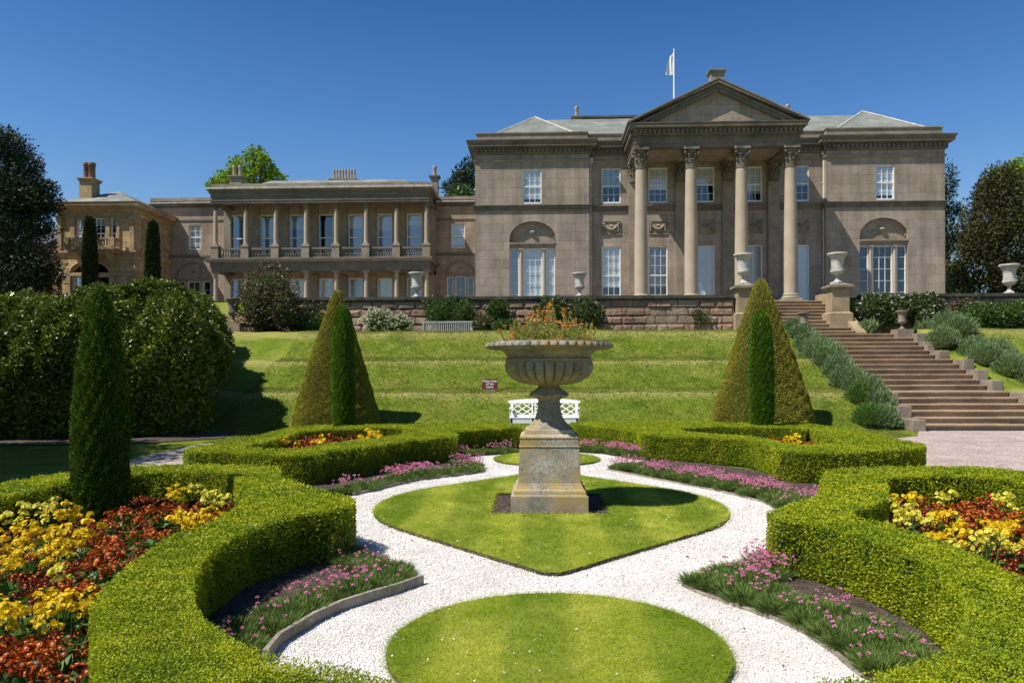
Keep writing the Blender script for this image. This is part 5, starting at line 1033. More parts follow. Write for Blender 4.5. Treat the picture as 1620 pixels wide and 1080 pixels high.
def col_base(mb, cx, cy, z, r, h):
    mb.box(cx - r * 1.38, cx + r * 1.38, cy - r * 1.38, cy + r * 1.38, z, z + h * 0.33)
    mb.lathe([(r * 1.2, z + h * .33), (r * 1.34, z + h * .42), (r * 1.36, z + h * .5), (r * 1.28, z + h * .6), (r * 1.1, z + h * .64), (r * 1.06, z + h * .74), (r * 1.16, z + h * .80), (r * 1.18, z + h * .87), (r * 1.1, z + h * .94), (r * 1.0, z + h)], cx, cy, 0, 28)
def capital(mb, cx, cy, z0, z1, r, flat=False):
    """Corinthian capital: bell, two rows of curled leaves, corner scrolls, abacus"""
    H = z1 - z0
    mb.lathe([(r * 1.08, z0), (r * 1.12, z0 + H * .03), (r * 1.0, z0 + H * .07), (r * 1.0, z0 + H * .4), (r * 1.12, z0 + H * .7), (r * 1.42, z0 + H * .86)], cx, cy, 0, 20)
    for row, (zb, zt, n, off) in enumerate(((.06, .42, 8, 0), (.10, .66, 8, math.pi / 8))):
        for k in range(n):
            a = off + 2 * math.pi * k / n; ca, sa = math.cos(a), math.sin(a); w_ = r * 0.38
            pr = [(1.02, zb, 1.0), (1.10, zb + (zt - zb) * .5, 1.0), (1.28, zb + (zt - zb) * .85, 0.85), (1.55, zt, 0.55), (1.60, zt - .05, 0.35)]
            vs = []
            for (rr, zz, ww) in pr:
                for s in (-1, 0, 1): vs.append((cx + ca * r * (rr + (0.06 if s == 0 else 0)) - sa * s * w_ * ww, cy + sa * r * (rr + (0.06 if s == 0 else 0)) + ca * s * w_ * ww, z0 + H * zz))
            mb.add(vs, [(3 * i + j, 3 * i + j + 1, 3 * i + j + 4, 3 * i + j + 3) for i in range(len(pr) - 1) for j in range(2)])
    for k in range(4):
        a = math.pi / 4 + k * math.pi / 2; ca, sa = math.cos(a), math.sin(a); c0 = Vector((cx + ca * r * 1.62, cy + sa * r * 1.62, z0 + H * .76)); side = Vector((-sa, ca, 0)) * r * 0.16; out = Vector((ca, sa, 0)); n = 12
        ring_ = [c0 + out * (r * .27 * math.cos(2 * math.pi * i / n)) + Vector((0, 0, H * .10 * math.sin(2 * math.pi * i / n))) for i in range(n)]
        mb.prism([tuple(p - side) for p in ring_], tuple(side * 2))
        mb.tube([(cx + ca * r * 1.05, cy + sa * r * 1.05, z0 + H * .5), (cx + ca * r * 1.3, cy + sa * r * 1.3, z0 + H * .74), (cx + ca * r * 1.5, cy + sa * r * 1.5, z0 + H * .85)], r * 0.1, 6)
    for k in range(4):
        a = k * math.pi / 2; mb.lathe([(0.02, -.12 * r), (r * .17, -.05 * r), (r * .17, .05 * r), (0.02, .12 * r)], cx + math.cos(a) * r * 1.5, cy + math.sin(a) * r * 1.5, z0 + H * .90, 8)
    e, q = r * 1.62, r * 1.36; pts = []
    for k in range(4):
        a = math.pi / 4 + k * math.pi / 2; d = math.pi / 4
        pts += [(cx + e * 1.27 * math.cos(a - .1), cy + e * 1.27 * math.sin(a - .1)), (cx + e * 1.27 * math.cos(a + .1), cy + e * 1.27 * math.sin(a + .1)), (cx + q * math.cos(a + d), cy + q * math.sin(a + d))]
    mb.prism([(x, y, z0 + H * .88) for x, y in pts], (0, 0, H * .12))
def rename_copy(o, root):
    c = o.copy(); COL.objects.link(c); c.parent = root; return c

# ------------------------------------------------------------------ the mansion
YW, YC, YB = 40.0, 40.4, 55.0
xL0, xL1, xR0, xR1 = fx(752, YW), fx(932.5, YW), fx(1306.5, YW), fx(1495, YW)
mansion = thing('mansion', 'grand pale grey stone mansion with a four column portico and pediment above the stairs', 'mansion', ((xL0 + xR1) / 2, 47, 4.7))
Zg, Zs0, Zs1, Zf, Zd, Ztop = 4.4, 10.08, 10.37, 12.73, 13.22, 13.42
zup0, zup1 = 10.46, 12.27
def mid(pa, pb, Y): return fx(pa, Y), fx(pb, Y)
opsL, opsR, opsC = [], [], []
upL = (*mid(827.5, 857, YW), zup0, zup1); upR = (*mid(1385.5, 1415.5, YW), zup0, zup1)
arL = (*mid(806, 879, YW), 5.05, 9.53); arR = (*mid(1360, 1436.5, YW), 5.05, 9.53)
cen = [fx(p, YC) for p in (967, 1041, 1115.5, 1191, 1265)]; hw = 0.50
upC = [(c - hw, c + hw, 10.52, 12.37) for c in cen]; loC = [(c - hw, c + hw, 5.15, 8.23) for c in cen]
TH = 0.38
mb = MB()
wall_front(mb, xL0, xL1, Zg, Zd + .3, YW, TH, [upL, arL]); wall_front(mb, xR0, xR1, Zg, Zd + .3, YW, TH, [upR, arR]); wall_front(mb, xL1, xR0, Zg, Zd + .3, YC, TH, upC + loC)
for ar in (arL, arR): arc_top(mb, ar[0], ar[1], 8.59, 9.53, YW, 0.24)
mb.poly([(xL0, YW, Zg), (xL0, YB, Zg), (xL0, YB, Zd + .3), (xL0, YW, Zd + .3)]); mb.poly([(xR1, YW, Zg), (xR1, YB, Zg), (xR1, YB, Zd + .3), (xR1, YW, Zd + .3)])
mb.poly([(xL0, YB, Zg), (xR1, YB, Zg), (xR1, YB, Zd + .3), (xL0, YB, Zd + .3)])
mb.poly([(xL1, YW, Zg), (xL1, YC, Zg), (xL1, YC, Zd + .3), (xL1, YW, Zd + .3)]); mb.poly([(xR0, YW, Zg), (xR0, YC, Zg), (xR0, YC, Zd + .3), (xR0, YW, Zd + .3)])
mb.build('wall', M['ashlar'], mansion)
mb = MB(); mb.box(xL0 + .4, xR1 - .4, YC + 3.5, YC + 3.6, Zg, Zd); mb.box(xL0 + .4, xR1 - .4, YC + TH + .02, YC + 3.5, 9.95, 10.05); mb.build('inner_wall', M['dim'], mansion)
path = [(xL0, YB), (xL0, YW), (xL1, YW), (xL1, YC), (xR0, YC), (xR0, YW), (xR1, YW), (xR1, YB)]
ring(path, [(0, Zs0), (.06, Zs0), (.06, Zs0 + .10), (.09, Zs0 + .12), (.09, Zs1 - .06), (.14, Zs1 - .03), (.14, Zs1), (0, Zs1 + .02)]).build('string_course', M['dark_trim'], mansion)
ring(path, [(0, Zf - .08), (.05, Zf - .06), (.08, Zf), (.08, Zf + .03), (0, Zf + .05)]).build('architrave', M['trim'], mansion)
mb = ring(path, [(0, 13.02), (.08, 13.05), (.12, 13.10), (.12, 13.32), (.18, 13.36), (.34, 13.40), (.36, 13.42), (.36, 13.56), (.41, 13.62), (.44, 13.70), (.44, 13.74), (0, 13.80)])
for xa, xb, y in ((xL0, xL1, YW), (xL1 + .1, fx(1000, YC), YC), (fx(1268, YC), xR0 - .1, YC), (xR0, xR1, YW)): dentils(mb, xa, xb, y - .12, 13.14, 13.31, .10)
mb.build('cornice', M['dark_trim'], mansion)
ring(path, [(-.08, 13.76), (-.08, 14.16), (-.03, 14.18), (-.03, 14.24), (-.35, 14.26), (-.35, 13.9)]).build('parapet', M['trim'], mansion)
ring(path, [(0, Zg), (.10, Zg), (.10, 5.0), (0, 5.05)]).build('plinth', M['trim'], mansion)
# roofs
def hip(x0, x1, ye, yb, ze, zr, name='hip_roof'):
    c, h = (x0 + x1) / 2, (x1 - x0) / 2; mb = MB()
    mb.poly([(x0, ye, ze), (x1, ye, ze), (c, ye + h, zr)]); mb.poly([(x0, ye, ze), (c, ye + h, zr), (c, yb, zr), (x0, yb, ze)]); mb.poly([(x1, ye, ze), (c, ye + h, zr), (c, yb, zr), (x1, yb, ze)]); mb.poly([(x0, yb, ze), (x1, yb, ze), (c, yb, zr)])
    o = mb.build(name, M['lead_roof'], mansion)
    mb = MB(); mb.tube([(x0, ye, ze), (c, ye + h, zr), (c, yb, zr)], .07, 6); mb.tube([(x1, ye, ze), (c, ye + h, zr + .01)], .07, 6); mb.build('lead_ridge', M['pale_stone'], o); return o
hip(fx(771, 40.5), fx(922, 40.5), 40.45, 52, 14.1, fz(190, 43.4, 844)); hip(fx(1314, 40.5), fx(1487, 40.5), 40.45, 52, 14.1, fz(181, 43.7, 1366))
mb = MB(); xa, xb = xL0 + 2.6, xR1 - 2.6; zr = 17.15
mb.poly([(xL0 + 4.2, 40.85, 14.12), (xR1 - 2.2, 40.85, 14.12), (xb + .8, 47.0, zr), (xa + 1.2, 47.0, zr)]); mb.poly([(xa + 1.2, 47, zr), (xb + .8, 47, zr), (xb + .8, 53, zr), (xa + 1.2, 53, zr)]); mb.poly([(xL0 + .4, 53, 14.1), (xa + 1.2, 53, zr), (xa + 1.2, 47, zr), (xL0 + .5, 41.5, 14.1)]); mb.poly([(xR1 - .4, 53, 14.1), (xb + .8, 53, zr), (xb + .8, 47, zr), (xR1 - .5, 41.5, 14.1)]); mb.poly([(xL0 + .4, 53, 14.1), (xR1 - .4, 53, 14.1), (xb + .8, 53, zr), (xa + 1.2, 53, zr)])
mb.build('main_roof', M['lead_roof'], mansion)
mb = MB(); mb.box(fx(920, 48.5), fx(1090, 48.5), 48.5, 52, 17.1, 17.72); mb.box(fx(918, 48.5), fx(1092, 48.5), 48.4, 52.1, 17.72, 17.84); mb.box(fx(1255, 48.5), fx(1352, 48.5), 48.5, 52, 17.1, 17.24); mb.build('roof_lantern', M['dark_roof'], mansion)
def chimney(root, x, y, z0, z1, w_, d_, pots, mat='trim', potmat='pot', ph=.7, pr=1.0):
    mb = MB(); mb.box(x - w_, x + w_, y - d_, y + d_, z0, z1 - .16); mb.box(x - w_ - .06, x + w_ + .06, y - d_ - .06, y + d_ + .06, z1 - .16, z1 - .06); mb.box(x - w_ - .12, x + w_ + .12, y - d_ - .12, y + d_ + .12, z1 - .06, z1); c = mb.build('chimney', M[mat], root)
    for px_ in pots:
        mb = MB(); mb.lathe([(q * pr, z) for q, z in [(.12, 0), (.115, ph * .75), (.135, ph * .8), (.14, ph * .92), (.12, ph), (.09, ph), (.08, ph * .8)]], x + px_, y, z1 - .004, 12); mb.build('chimney_pot', M[potmat], c, smooth=True)
    return c
chimney(mansion, fx(1134, 44), 44, 15.0, fz(114, 44, 1134), .38, .35, []); chimney(mansion, fx(913, 48), 48.0, 16.6, fz(186, 48, 913), .26, .26, [0.0], ph=.68); chimney(mansion, fx(1247, 47.6), 47.6, 16.8, fz(181, 47.6, 1247), .22, .22, [0.0], ph=.6)
# windows
for k, u in enumerate([upL, upR]): window(mansion, *u, YW, 3, 4, 0.86)
for k, u in enumerate(upC): window(mansion, *u, YC, 3, 4, (0.55, 0.62, 0.50, 0.70, 0.55)[k])
for k, l in enumerate(loC):
    if k < 2: window(mansion, *l, YC, 3, 6, 0.70)
    else:
        o = window(mansion, l[0], l[1], l[2] - 0.0, l[3], YC, 2, 3, 0.98, name='shuttered_door', mid=False)
def swag(c, z0, z1, y):
    mb = MB(); hw_ = .50; mb.box(c - hw_, c + hw_, y - .05, y + .003, z0, z0 + .05); mb.box(c - hw_, c + hw_, y - .05, y + .003, z1 - .05, z1); mb.box(c - hw_, c - hw_ + .05, y - .05, y + .003, z0 + .05, z1 - .05); mb.box(c + hw_ - .05, c + hw_, y - .05, y + .003, z0 + .05, z1 - .05)
    mb.box(c - hw_ + .05, c + hw_ - .05, y - .008, y + .003, z0 + .05, z1 - .05)
    zc = (z0 + z1) / 2; mb.tube([(c - .36 + .72 * k / 12, y - .05, zc + .16 - .26 * math.sin(math.pi * k / 12)) for k in range(13)], [.045 + .05 * math.sin(math.pi * k / 12) for k in range(13)], 8)
    for s in (-1, 1): mb.tube([(c + s * .38, y - .05, zc + .2), (c + s * .38, y - .05, zc - .2)], [.055, .04], 8); mb.lathe([(.02, -.08), (.08, 0), (.02, .08)], c + s * .38, y - .05, zc + .2, 8)
    mb.lathe([(.02, -.09), (.10, 0), (.02, .09)], c, y - .05, zc + .08, 10); mb.build('swag_panel', M['trim'], mansion)
for c in cen: swag(c, 8.84, 9.58, YC)
# Venetian windows in the arches
def venetian(ar, blind, right):
    x0, x1 = ar[0], ar[1]; c = (x0 + x1) / 2; y = YW + .24; a = (x1 - x0) / 2
    mb = MB(); n = 20; pts = [(c - a * math.cos(math.pi * k / n), 8.59 + .94 * math.sin(math.pi * k / n)) for k in range(n + 1)]
    mb.poly([(p, y, z) for p, z in pts[::-1]] ); mb.poly([(x0, y, 8.40), (x1, y, 8.40), (x1, y, 8.59), (x0, y, 8.59)])
    mb.lathe([(.02, -.16), (.17, -.03), (.17, .03), (.02, .16)], c, y - .01, 8.98, 14); mb.tube([(c - a * .96 * math.cos(math.pi * k / n), y - .03, 8.62 + .86 * math.sin(math.pi * k / n)) for k in range(n + 1)], .05, 6)
    mb.build('tympanum', M['trim'], mansion)
    mb = MB(); mb.box(x0 + .002, x1 - .002, YW + .06, y + .1, 8.12, 8.26); mb.box(x0 + .002, x1 - .002, YW + .03, y + .1, 8.26, 8.33); mb.box(x0 + .002, x1 - .002, YW - .03, y + .1, 8.33, 8.42); mb.build('impost', M['trim'], mansion)
    s1 = a * .50
    for q in (-1, 1):
        mb = MB(); cxx = c + q * s1; shaft(mb, cxx, YW + .17, 5.3, 7.9, .10, .085, 14); col_base(mb, cxx, YW + .17, 5.0, .10, .3); mb.lathe([(.09, 7.9), (.10, 7.93), (.09, 7.98), (.13, 8.06)], cxx, YW + .17, 0, 14); mb.box(cxx - .14, cxx + .14, YW + .04, YW + .3, 8.06, 8.118); mb.build('slender_column', M['column'], mansion, smooth=True)
    window(mansion, x0 + .02, c - s1 - .10, 5.08, 8.118, YW + .14, 1, 5, blind, mid=False); window(mansion, c + s1 + .10, x1 - .02, 5.08, 8.118, YW + .14, 1, 5, blind, mid=False); window(mansion, c - s1 + .10, c + s1 - .10, 5.08, 8.118, YW + .14, 3, 5, blind, mid=False)
venetian(arL, .88, False); venetian(arR, .0, True)
# portico
YP = 37.6
cols = [fx(p, YP, 350) for p in (1014, 1093.3, 1173, 1250.8)]; zc0, zc1 = 5.05, 12.55
mb = MB(); mb.box(cols[0] - .6, cols[3] + .6, 36.9, YC - .11, 4.3, 5.03); mb.build('portico_floor', M['step'], mansion)
for c in cols:
    mb = MB(); shaft(mb, c, YP, zc0 + .33, zc1 - 1.02, .325, .262); o = mb.build('column', M['column'], mansion, smooth=True)
    mb = MB(); col_base(mb, c, YP, zc0 - .022, .325, .36); mb.build('base', M['column'], o, smooth=True)
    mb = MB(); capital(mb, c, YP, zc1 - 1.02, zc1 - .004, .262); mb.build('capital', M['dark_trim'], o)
    mb = MB(); mb.box(c - .29, c + .29, YC - .16, YC + .003, 5.02, zc1 - 1.0); p_ = mb.build('pilaster', M['trim'], mansion)
    mb = MB(); capital(mb, c, YC - .14, zc1 - 1.0, zc1 - .004, .235); mb.build('capital', M['dark_trim'], p_)
xa, xb = cols[0] - .30, cols[3] + .30; YE = YP - .30
ppath = [(xa, YC - .01), (xa, YE), (xb, YE), (xb, YC - .01)]
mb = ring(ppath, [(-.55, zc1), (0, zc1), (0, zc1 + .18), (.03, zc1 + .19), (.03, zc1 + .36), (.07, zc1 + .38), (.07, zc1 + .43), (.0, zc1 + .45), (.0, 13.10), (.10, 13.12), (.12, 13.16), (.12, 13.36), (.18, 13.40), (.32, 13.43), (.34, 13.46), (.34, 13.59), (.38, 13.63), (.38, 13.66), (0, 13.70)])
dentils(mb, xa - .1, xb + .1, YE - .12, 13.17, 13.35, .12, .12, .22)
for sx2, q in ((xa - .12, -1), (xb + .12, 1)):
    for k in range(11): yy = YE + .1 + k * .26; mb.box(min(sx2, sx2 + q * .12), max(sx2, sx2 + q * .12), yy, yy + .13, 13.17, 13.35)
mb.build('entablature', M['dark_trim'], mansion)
mb = MB(); mb.box(xa + .5, xb - .5, YE + .5, YC - .02, 12.62, 12.8)
for c in cols[1:3]: mb.box(c - .25, c + .25, YE + .5, YC - .02, zc1 + .005, 12.62)
mb.build('portico_ceiling', M['trim'], mansion)
xt0, xt1 = xa - .40, xb + .40; xm = (xt0 + xt1) / 2; zap = fz(122.5, 36.75, 1138); zt = 13.67; sl = (zap - zt) / (xm - xt0); th = .42
mb = MB(); mb.poly([(xa, YE, 13.68), (xb, YE, 13.68), (xm, YE, 13.68 + sl * (xm - xa) - .12)]); mb.poly([(xa, 40.7, 13.0), (xb, 40.7, 13.0), (xm, 40.7, zap - .3)]); mb.build('tympanum', M['ashlar'], mansion)
mb = MB()
for s in (-1, 1):
    def P(u, dz, yy): x = xt0 + u if s < 0 else xt1 - u; return (x, yy, zt + sl * u + dz)
    W_ = xm - xt0
    mb.prism([P(0, 0, YE - .40), P(W_, 0, YE - .40), P(W_, -.17, YE - .40), P(.0, -.05, YE - .40)], (0, .7, 0))
    mb.prism([P(.5, -.175, YE - .22), P(W_, -.175, YE - .22), P(W_, -.34, YE - .22), P(.8, -.34, YE - .22)], (0, .23, 0))
    mb.prism([P(.9, -.345, YE - .12), P(W_, -.345, YE - .12), P(W_, -.50, YE - .12), P(1.2, -.50, YE - .12)], (0, .13, 0))
    for k in range(24):
        u = 1.1 + (W_ - 1.2) * k / 24; mb.prism([P(u, -.36, YE - .21), P(u + .12, -.36, YE - .21), P(u + .12, -.52, YE - .21), P(u, -.52, YE - .21)], (0, .088, 0))
mb.build('raking_cornice', M['dark_trim'], mansion)
mb = MB()
mb.prism([(xt0 - .02, YE - .43, zt - .02), (xm, YE - .43, zap), (xm, YE - .43, zap + .07), (xt0 - .02, YE - .43, zt + .06)], (0, 9.5, 0)); mb.prism([(xt1 + .02, YE - .43, zt - .02), (xm, YE - .43, zap + .001), (xm, YE - .43, zap + .071), (xt1 + .02, YE - .43, zt + .06)], (0, 9.5, 0)); mb.build('pediment_roof', M['lead_roof'], mansion)
for px, y, z1_, nm in ((934.5, YC, 12.6, 'drainpipe'), (1303.5, YC, 12.9, 'drainpipe')):
    mb = MB(); x = fx(px, y - .1); mb.tube([(x, y - .1, 4.6), (x, y - .1, z1_)], .055 if px > 1000 else .04, 8)
    for z in (5.5, 7.6, 9.6, 11.4): mb.tube([(x, y - .1, z), (x, y - .1, z + .09)], .075, 8)
    mb.box(x - .13, x + .13, y - .2, y - .003, z1_, z1_ + .28); mb.build(nm, M['grey_paint'], mansion)
# flagpole
px_ = fx(1067, 44.5); zt_ = fz(81, 44.5, 1067)
t = thing('flagpole', 'white flagpole with a limp white flag on the roof behind the pediment', 'flagpole', (px_, 44.5, 15.9))
mb = MB(); mb.tube([(px_, 44.5, 15.6), (px_, 44.5, zt_)], [.06, .035], 8); mb.lathe([(.02, 0), (.07, .05), (.02, .11)], px_, 44.5, zt_, 8); mb.build('pole', M['white_paint'], t)
mb = MB(); nu, nv = 8, 10; vs = []
for i in range(nv + 1):
    v = i / nv
    for j in range(nu + 1):
        u = j / nu; vs.append((px_ - .05 - u * (.20 + .34 * v) * (1 - .45 * max(v - .6, 0)), 44.5 + .09 * math.sin(u * 9 + v * 3) * u, zt_ - .10 - v * 1.30 - u * .25 * (1 - v) ))
mb.add(vs, [(i * (nu + 1) + j, i * (nu + 1) + j + 1, (i + 1) * (nu + 1) + j + 1, (i + 1) * (nu + 1) + j) for i in range(nv) for j in range(nu)]); mb.build('flag', M['flag'], t, smooth=True)

# ------------------------------------------------------------------ the colonnaded wing
YV, YK, YQ = 43.0, 44.7, 45.5
wing = thing('colonnade_wing', 'long two storey stone wing with a balconied colonnade of eight columns', 'house wing', (-12, 48, 4.7))
wx0, wx1 = fx(339.5, YV) - .12, fx(676.5, YV) + .12; lx0, lx1 = fx(238, YQ), fx(752.5, YQ) - .02
vcol = [fx(p, YV) for p in (341.3, 389, 436.5, 484.5, 532, 579.3, 627.4, 675)]
wcen = [fx(p, YK) for p in (375.4, 422.8, 469.7, 515.8, 562.8, 609, 655.6)]
hwv = .44; zb0 = fz(409, YV); zb1 = fz(406, YV)
ups = [(c - hwv, c + hwv, zb1 + .1, fz(335.6, YK)) for c in wcen]; lows = [(c - hwv, c + hwv, 5.0, fz(438, YK)) for c in wcen]
mb = MB(); wall_front(mb, wx0, wx1, 4.4, 12.0, YK, .3, ups + lows)
lw = (fx(298.7, YQ), fx(318.5, YQ), fz(395, YQ, 300), fz(355.7, YQ, 300)); rw = (fx(714, YQ), fx(735.5, YQ), fz(391, YQ), fz(352.5, YQ))
rd = (fx(707, YQ), fx(750, YQ), 5.0, fz(436, YQ)); ld = (fx(280, YQ), fx(333, YQ), 5.0, fz(441, YQ))
zl1 = fz(313, YQ, 290); zr1 = fz(309, YQ)
wall_front(mb, lx0, wx0 + .3, 4.4, zl1 - .2, YQ, .3, [lw, ld]); wall_front(mb, wx1 - .3, lx1, 4.4, zr1 - .2, YQ, .3, [rw, rd])
for x in (wx0, wx1): mb.poly([(x, YK, 4.4), (x, 52, 4.4), (x, 52, 12.1), (x, YK, 12.1)])
mb.poly([(lx0, YQ, 4.4), (lx0, 54, 4.4), (lx0, 54, zl1 - .2), (lx0, YQ, zl1 - .2)]); mb.poly([(lx0, 54, 4.4), (lx1, 54, 4.4), (lx1, 54, 12), (lx0, 54, 12)])
mb.build('wall', M['wing_wall'], wing)
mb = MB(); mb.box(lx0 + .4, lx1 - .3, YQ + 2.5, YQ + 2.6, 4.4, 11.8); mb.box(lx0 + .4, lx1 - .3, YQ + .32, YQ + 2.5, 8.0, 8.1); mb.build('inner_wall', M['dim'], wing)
zg = fz(297.6, 42.4); zfr = fz(300, YV); zar = fz(318, YV)
cp = [(wx0, YQ - .02), (wx0, YV - .26), (wx1, YV - .26), (wx1, YQ - .02)]
ring(cp, [(-.6, zar), (0, zar), (0, zar + .12), (.03, zar + .13), (.03, zar + .3), (-.0, zar + .32), (0, zar + .62), (.06, zar + .65), (.10, zar + .72), (.17, zar + .76)]).build('entablature', M['dark_trim'], wing)
ring(cp, [(.17, zar + .76), (.22, zar + .79), (.22, zar + .89), (.15, zar + .90)]).build('gutter', M['pale_stone'], wing)
ring(cp, [(.15, zar + .90), (-.02, zar + .91), (-.02, zar + 1.12), (-.4, zar + 1.13), (-.4, zar + .85)]).build('blocking_course', M['trim'], wing)
mb = MB(); mb.box(wx0 + .1, wx1 - .1, YV - .1, YQ + .1, zar + .33, zar + .45); mb.build('colonnade_ceiling', M['trim'], wing)
mb = MB(); x0, x1 = fx(430, 47), fx(640, 47); zt = fz(281, 47); mb.poly([(x0 - 1.4, 44, zar + 1.0), (x1 + 1.4, 44, zar + 1.0), (x1, 47, zt), (x0, 47, zt)]); mb.poly([(x0, 47, zt), (x1, 47, zt), (x1, 51, zt), (x0, 51, zt)]); mb.poly([(x1 + 1.4, 44, zar + 1), (x1 + 1.4, 53, zar + 1), (x1, 51, zt), (x1, 47, zt)]); mb.poly([(x0 - 1.4, 44, zar + 1), (x0 - 1.4, 53, zar + 1), (x0, 51, zt), (x0, 47, zt)]); mb.build('roof', M['lead_roof'], wing)
# balcony slab, pedestals, balusters
mb = ring(cp, [(-.6, zb0 - .62), (0, zb0 - .62), (0, zb0 - .40), (.03, zb0 - .38), (.03, zb0 - .12), (.08, zb0 - .08), (.20, zb0 - .02), (.22, zb0), (.22, zb0 + .10), (-.3, zb0 + .12)]); mb.build('balcony_cornice', M['dark_trim'], wing)
mb = MB(); mb.box(wx0 - .2, wx1 + .2, YV - .45, YK - .005, zb0 - .1, zb0 + .115); mb.build('balcony_floor', M['trim'], wing)
zp1 = fz(385, YV)
for c in vcol:
    mb = MB(); mb.box(c - .22, c + .22, YV - .22, YV + .22, zb0 + .12, zp1 - .09); mb.box(c - .25, c + .25, YV - .25, YV + .25, zp1 - .09, zp1); mb.build('pedestal', M['trim'], wing)
    mb = MB(); zt = zar - .004; shaft(mb, c, YV, zp1 + .15, zt - .34, .125, .105, 18); o = mb.build('column', M['column'], wing, smooth=True)
    mb = MB(); col_base(mb, c, YV, zp1 - .002, .125, .17); mb.build('base', M['column'], o, smooth=True)
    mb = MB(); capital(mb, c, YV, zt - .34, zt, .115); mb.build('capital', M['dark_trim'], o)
    mb = MB(); shaft(mb, c, YV, 5.0, zb0 - .80, .13, .11, 18); o = mb.build('column', M['column'], wing, smooth=True)
    mb = MB(); col_base(mb, c, YV, 4.72, .13, .28); mb.build('base', M['column'], o, smooth=True)
    mb = MB(); mb.lathe([(.11, 0), (.13, .03), (.12, .06), (.18, .12)], c, YV, zb0 - .80, 18); mb.box(c - .23, c + .23, YV - .23, YV + .23, zb0 - .68, zb0 - .622); mb.build('capital', M['trim'], o)
    mb = MB(); mb.box(c - .20, c + .20, YK - .10, YK + .003, 4.7, zb0 - .64); mb.box(c - .20, c + .20, YK - .10, YK + .003, zb0 + .12, zar + .3); mb.build('pilaster', M['trim'], wing)
for a, b in zip(vcol[:-1], vcol[1:]):
    mb = MB(); zr0, zr1_ = zb0 + .12, zp1 - .12; mb.box(a + .225, b - .225, YV - .10, YV + .10, zr1_ - .12, zr1_); mb.box(a + .225, b - .225, YV - .10, YV + .10, zr0, zr0 + .10); n = 9; hb = zr1_ - .12 - zr0 - .10
    for k in range(n):
        x = a + .225 + (b - a - .45) * (k + .5) / n; mb.lathe([(.04, 0), (.035, hb * .06), (.055, hb * .25), (.048, hb * .45), (.028, hb * .72), (.04, hb * .9), (.045, hb)], x, YV, zr0 + .10, 8)
    mb.build('balustrade', M['dark_trim'], wing)
for k, u in enumerate(ups): window(wing, *u, YK, 1, 2, (.12, .48, .32, .0, .30, .36, .25)[k], glass='glass_bright', painted_sky=k != 3)
for k, u in enumerate(lows): window(wing, *u, YK, 2, 4, 1.0, mid=False)
window(wing, *lw, YQ, 2, 4, .9); window(wing, *rw, YQ, 2, 4, .9)
for (x0, x1, z0, z1), nm in ((rd, 'r'), (ld, 'l')):
    c, a = (x0 + x1) / 2, (x1 - x0) / 2; mb = MB(); n = 16; zsp = z1 + .12
    pts = [(c - a * 1.02 * math.cos(math.pi * k / n), YQ - .05, zsp + a * .95 * math.sin(math.pi * k / n)) for k in range(n + 1)]; mb.tube(pts, .06, 6); mb.box(c - a * 1.05, c + a * 1.05, YQ - .10, YQ + .003, z1, z1 + .14); mb.lathe([(.02, -.1), (.13, 0), (.02, .1)], c, YQ - .02, zsp + a * .45, 12); mb.build('blind_arch', M['trim'], wing)
    window(wing, x0, c - a * .52, z0, z1, YQ, 1, 4, .0, mid=False); window(wing, c + a * .52, x1, z0, z1, YQ, 1, 4, .0, mid=False); window(wing, c - a * .38, c + a * .38, z0, z1, YQ, 2, 3, .0, mid=False)
    for q in (-1, 1):
        mb = MB(); mb.box(c + q * a * .45 - a * .07, c + q * a * .45 + a * .07, YQ - .01, YQ + .3, z0, z1 - .002); mb.build('mullion', M['column'], wing)
for (xa, xb, zt) in ((lx0, wx0 - .02, zl1), (wx1 + .02, lx1, zr1)):
    yq = YQ; ring([(xa, yq), (xb, yq)], [(0, zt - 1.45), (.04, zt - 1.43), (.04, zt - 1.35), (0, zt - 1.33)]).build('string_course', M['dark_trim'], wing)
    ring([(xa, yq), (xb, yq)], [(0, zt - .62), (.08, zt - .55), (.20, zt - .50), (.20, zt - .40)]).build('cornice', M['dark_trim'], wing); ring([(xa, yq), (xb, yq)], [(.20, zt - .40), (.24, zt - .38), (.24, zt - .30), (.0, zt - .28)]).build('gutter', M['pale_stone'], wing); ring([(xa, yq), (xb, yq)], [(.0, zt - .28), (.0, zt), (-.4, zt + .01), (-.4, zt - .4)]).build('blocking_course', M['trim'], wing)
    zs_ = fz(395, YQ) - .15; ring([(xa, yq), (xb, yq)], [(0, zs_ - .16), (.07, zs_ - .14), (.07, zs_ - .02), (0, zs_)]).build('string_course', M['dark_trim'], wing)
mb = MB(); mb.poly([(lx0, YQ + .2, zl1 - .25), (wx0, YQ + .2, zl1 - .25), (wx0, 54, zl1 - .1), (lx0, 54, zl1 - .1)]); mb.poly([(wx1, YQ + .2, zr1 - .25), (lx1, YQ + .2, zr1 - .25), (lx1, 54, zr1 - .1), (wx1, 54, zr1 - .1)]); mb.build('flat_roof', M['dark_roof'], wing)
x = fx(545, 50); chimney(wing, x, 50, 11.8, fz(281, 50), .85, .35, [-.68 + .195 * k for k in range(8)], ph=.70, pr=.62)
x = fx(376, 50); chimney(wing, x, 50, 11.8, fz(280, 50, 376), .38, .35, [-.2, .2], ph=.75); x = fx(688, 47); chimney(wing, x, 47, 11.5, fz(277, 47), .22, .25, [0], ph=.62)

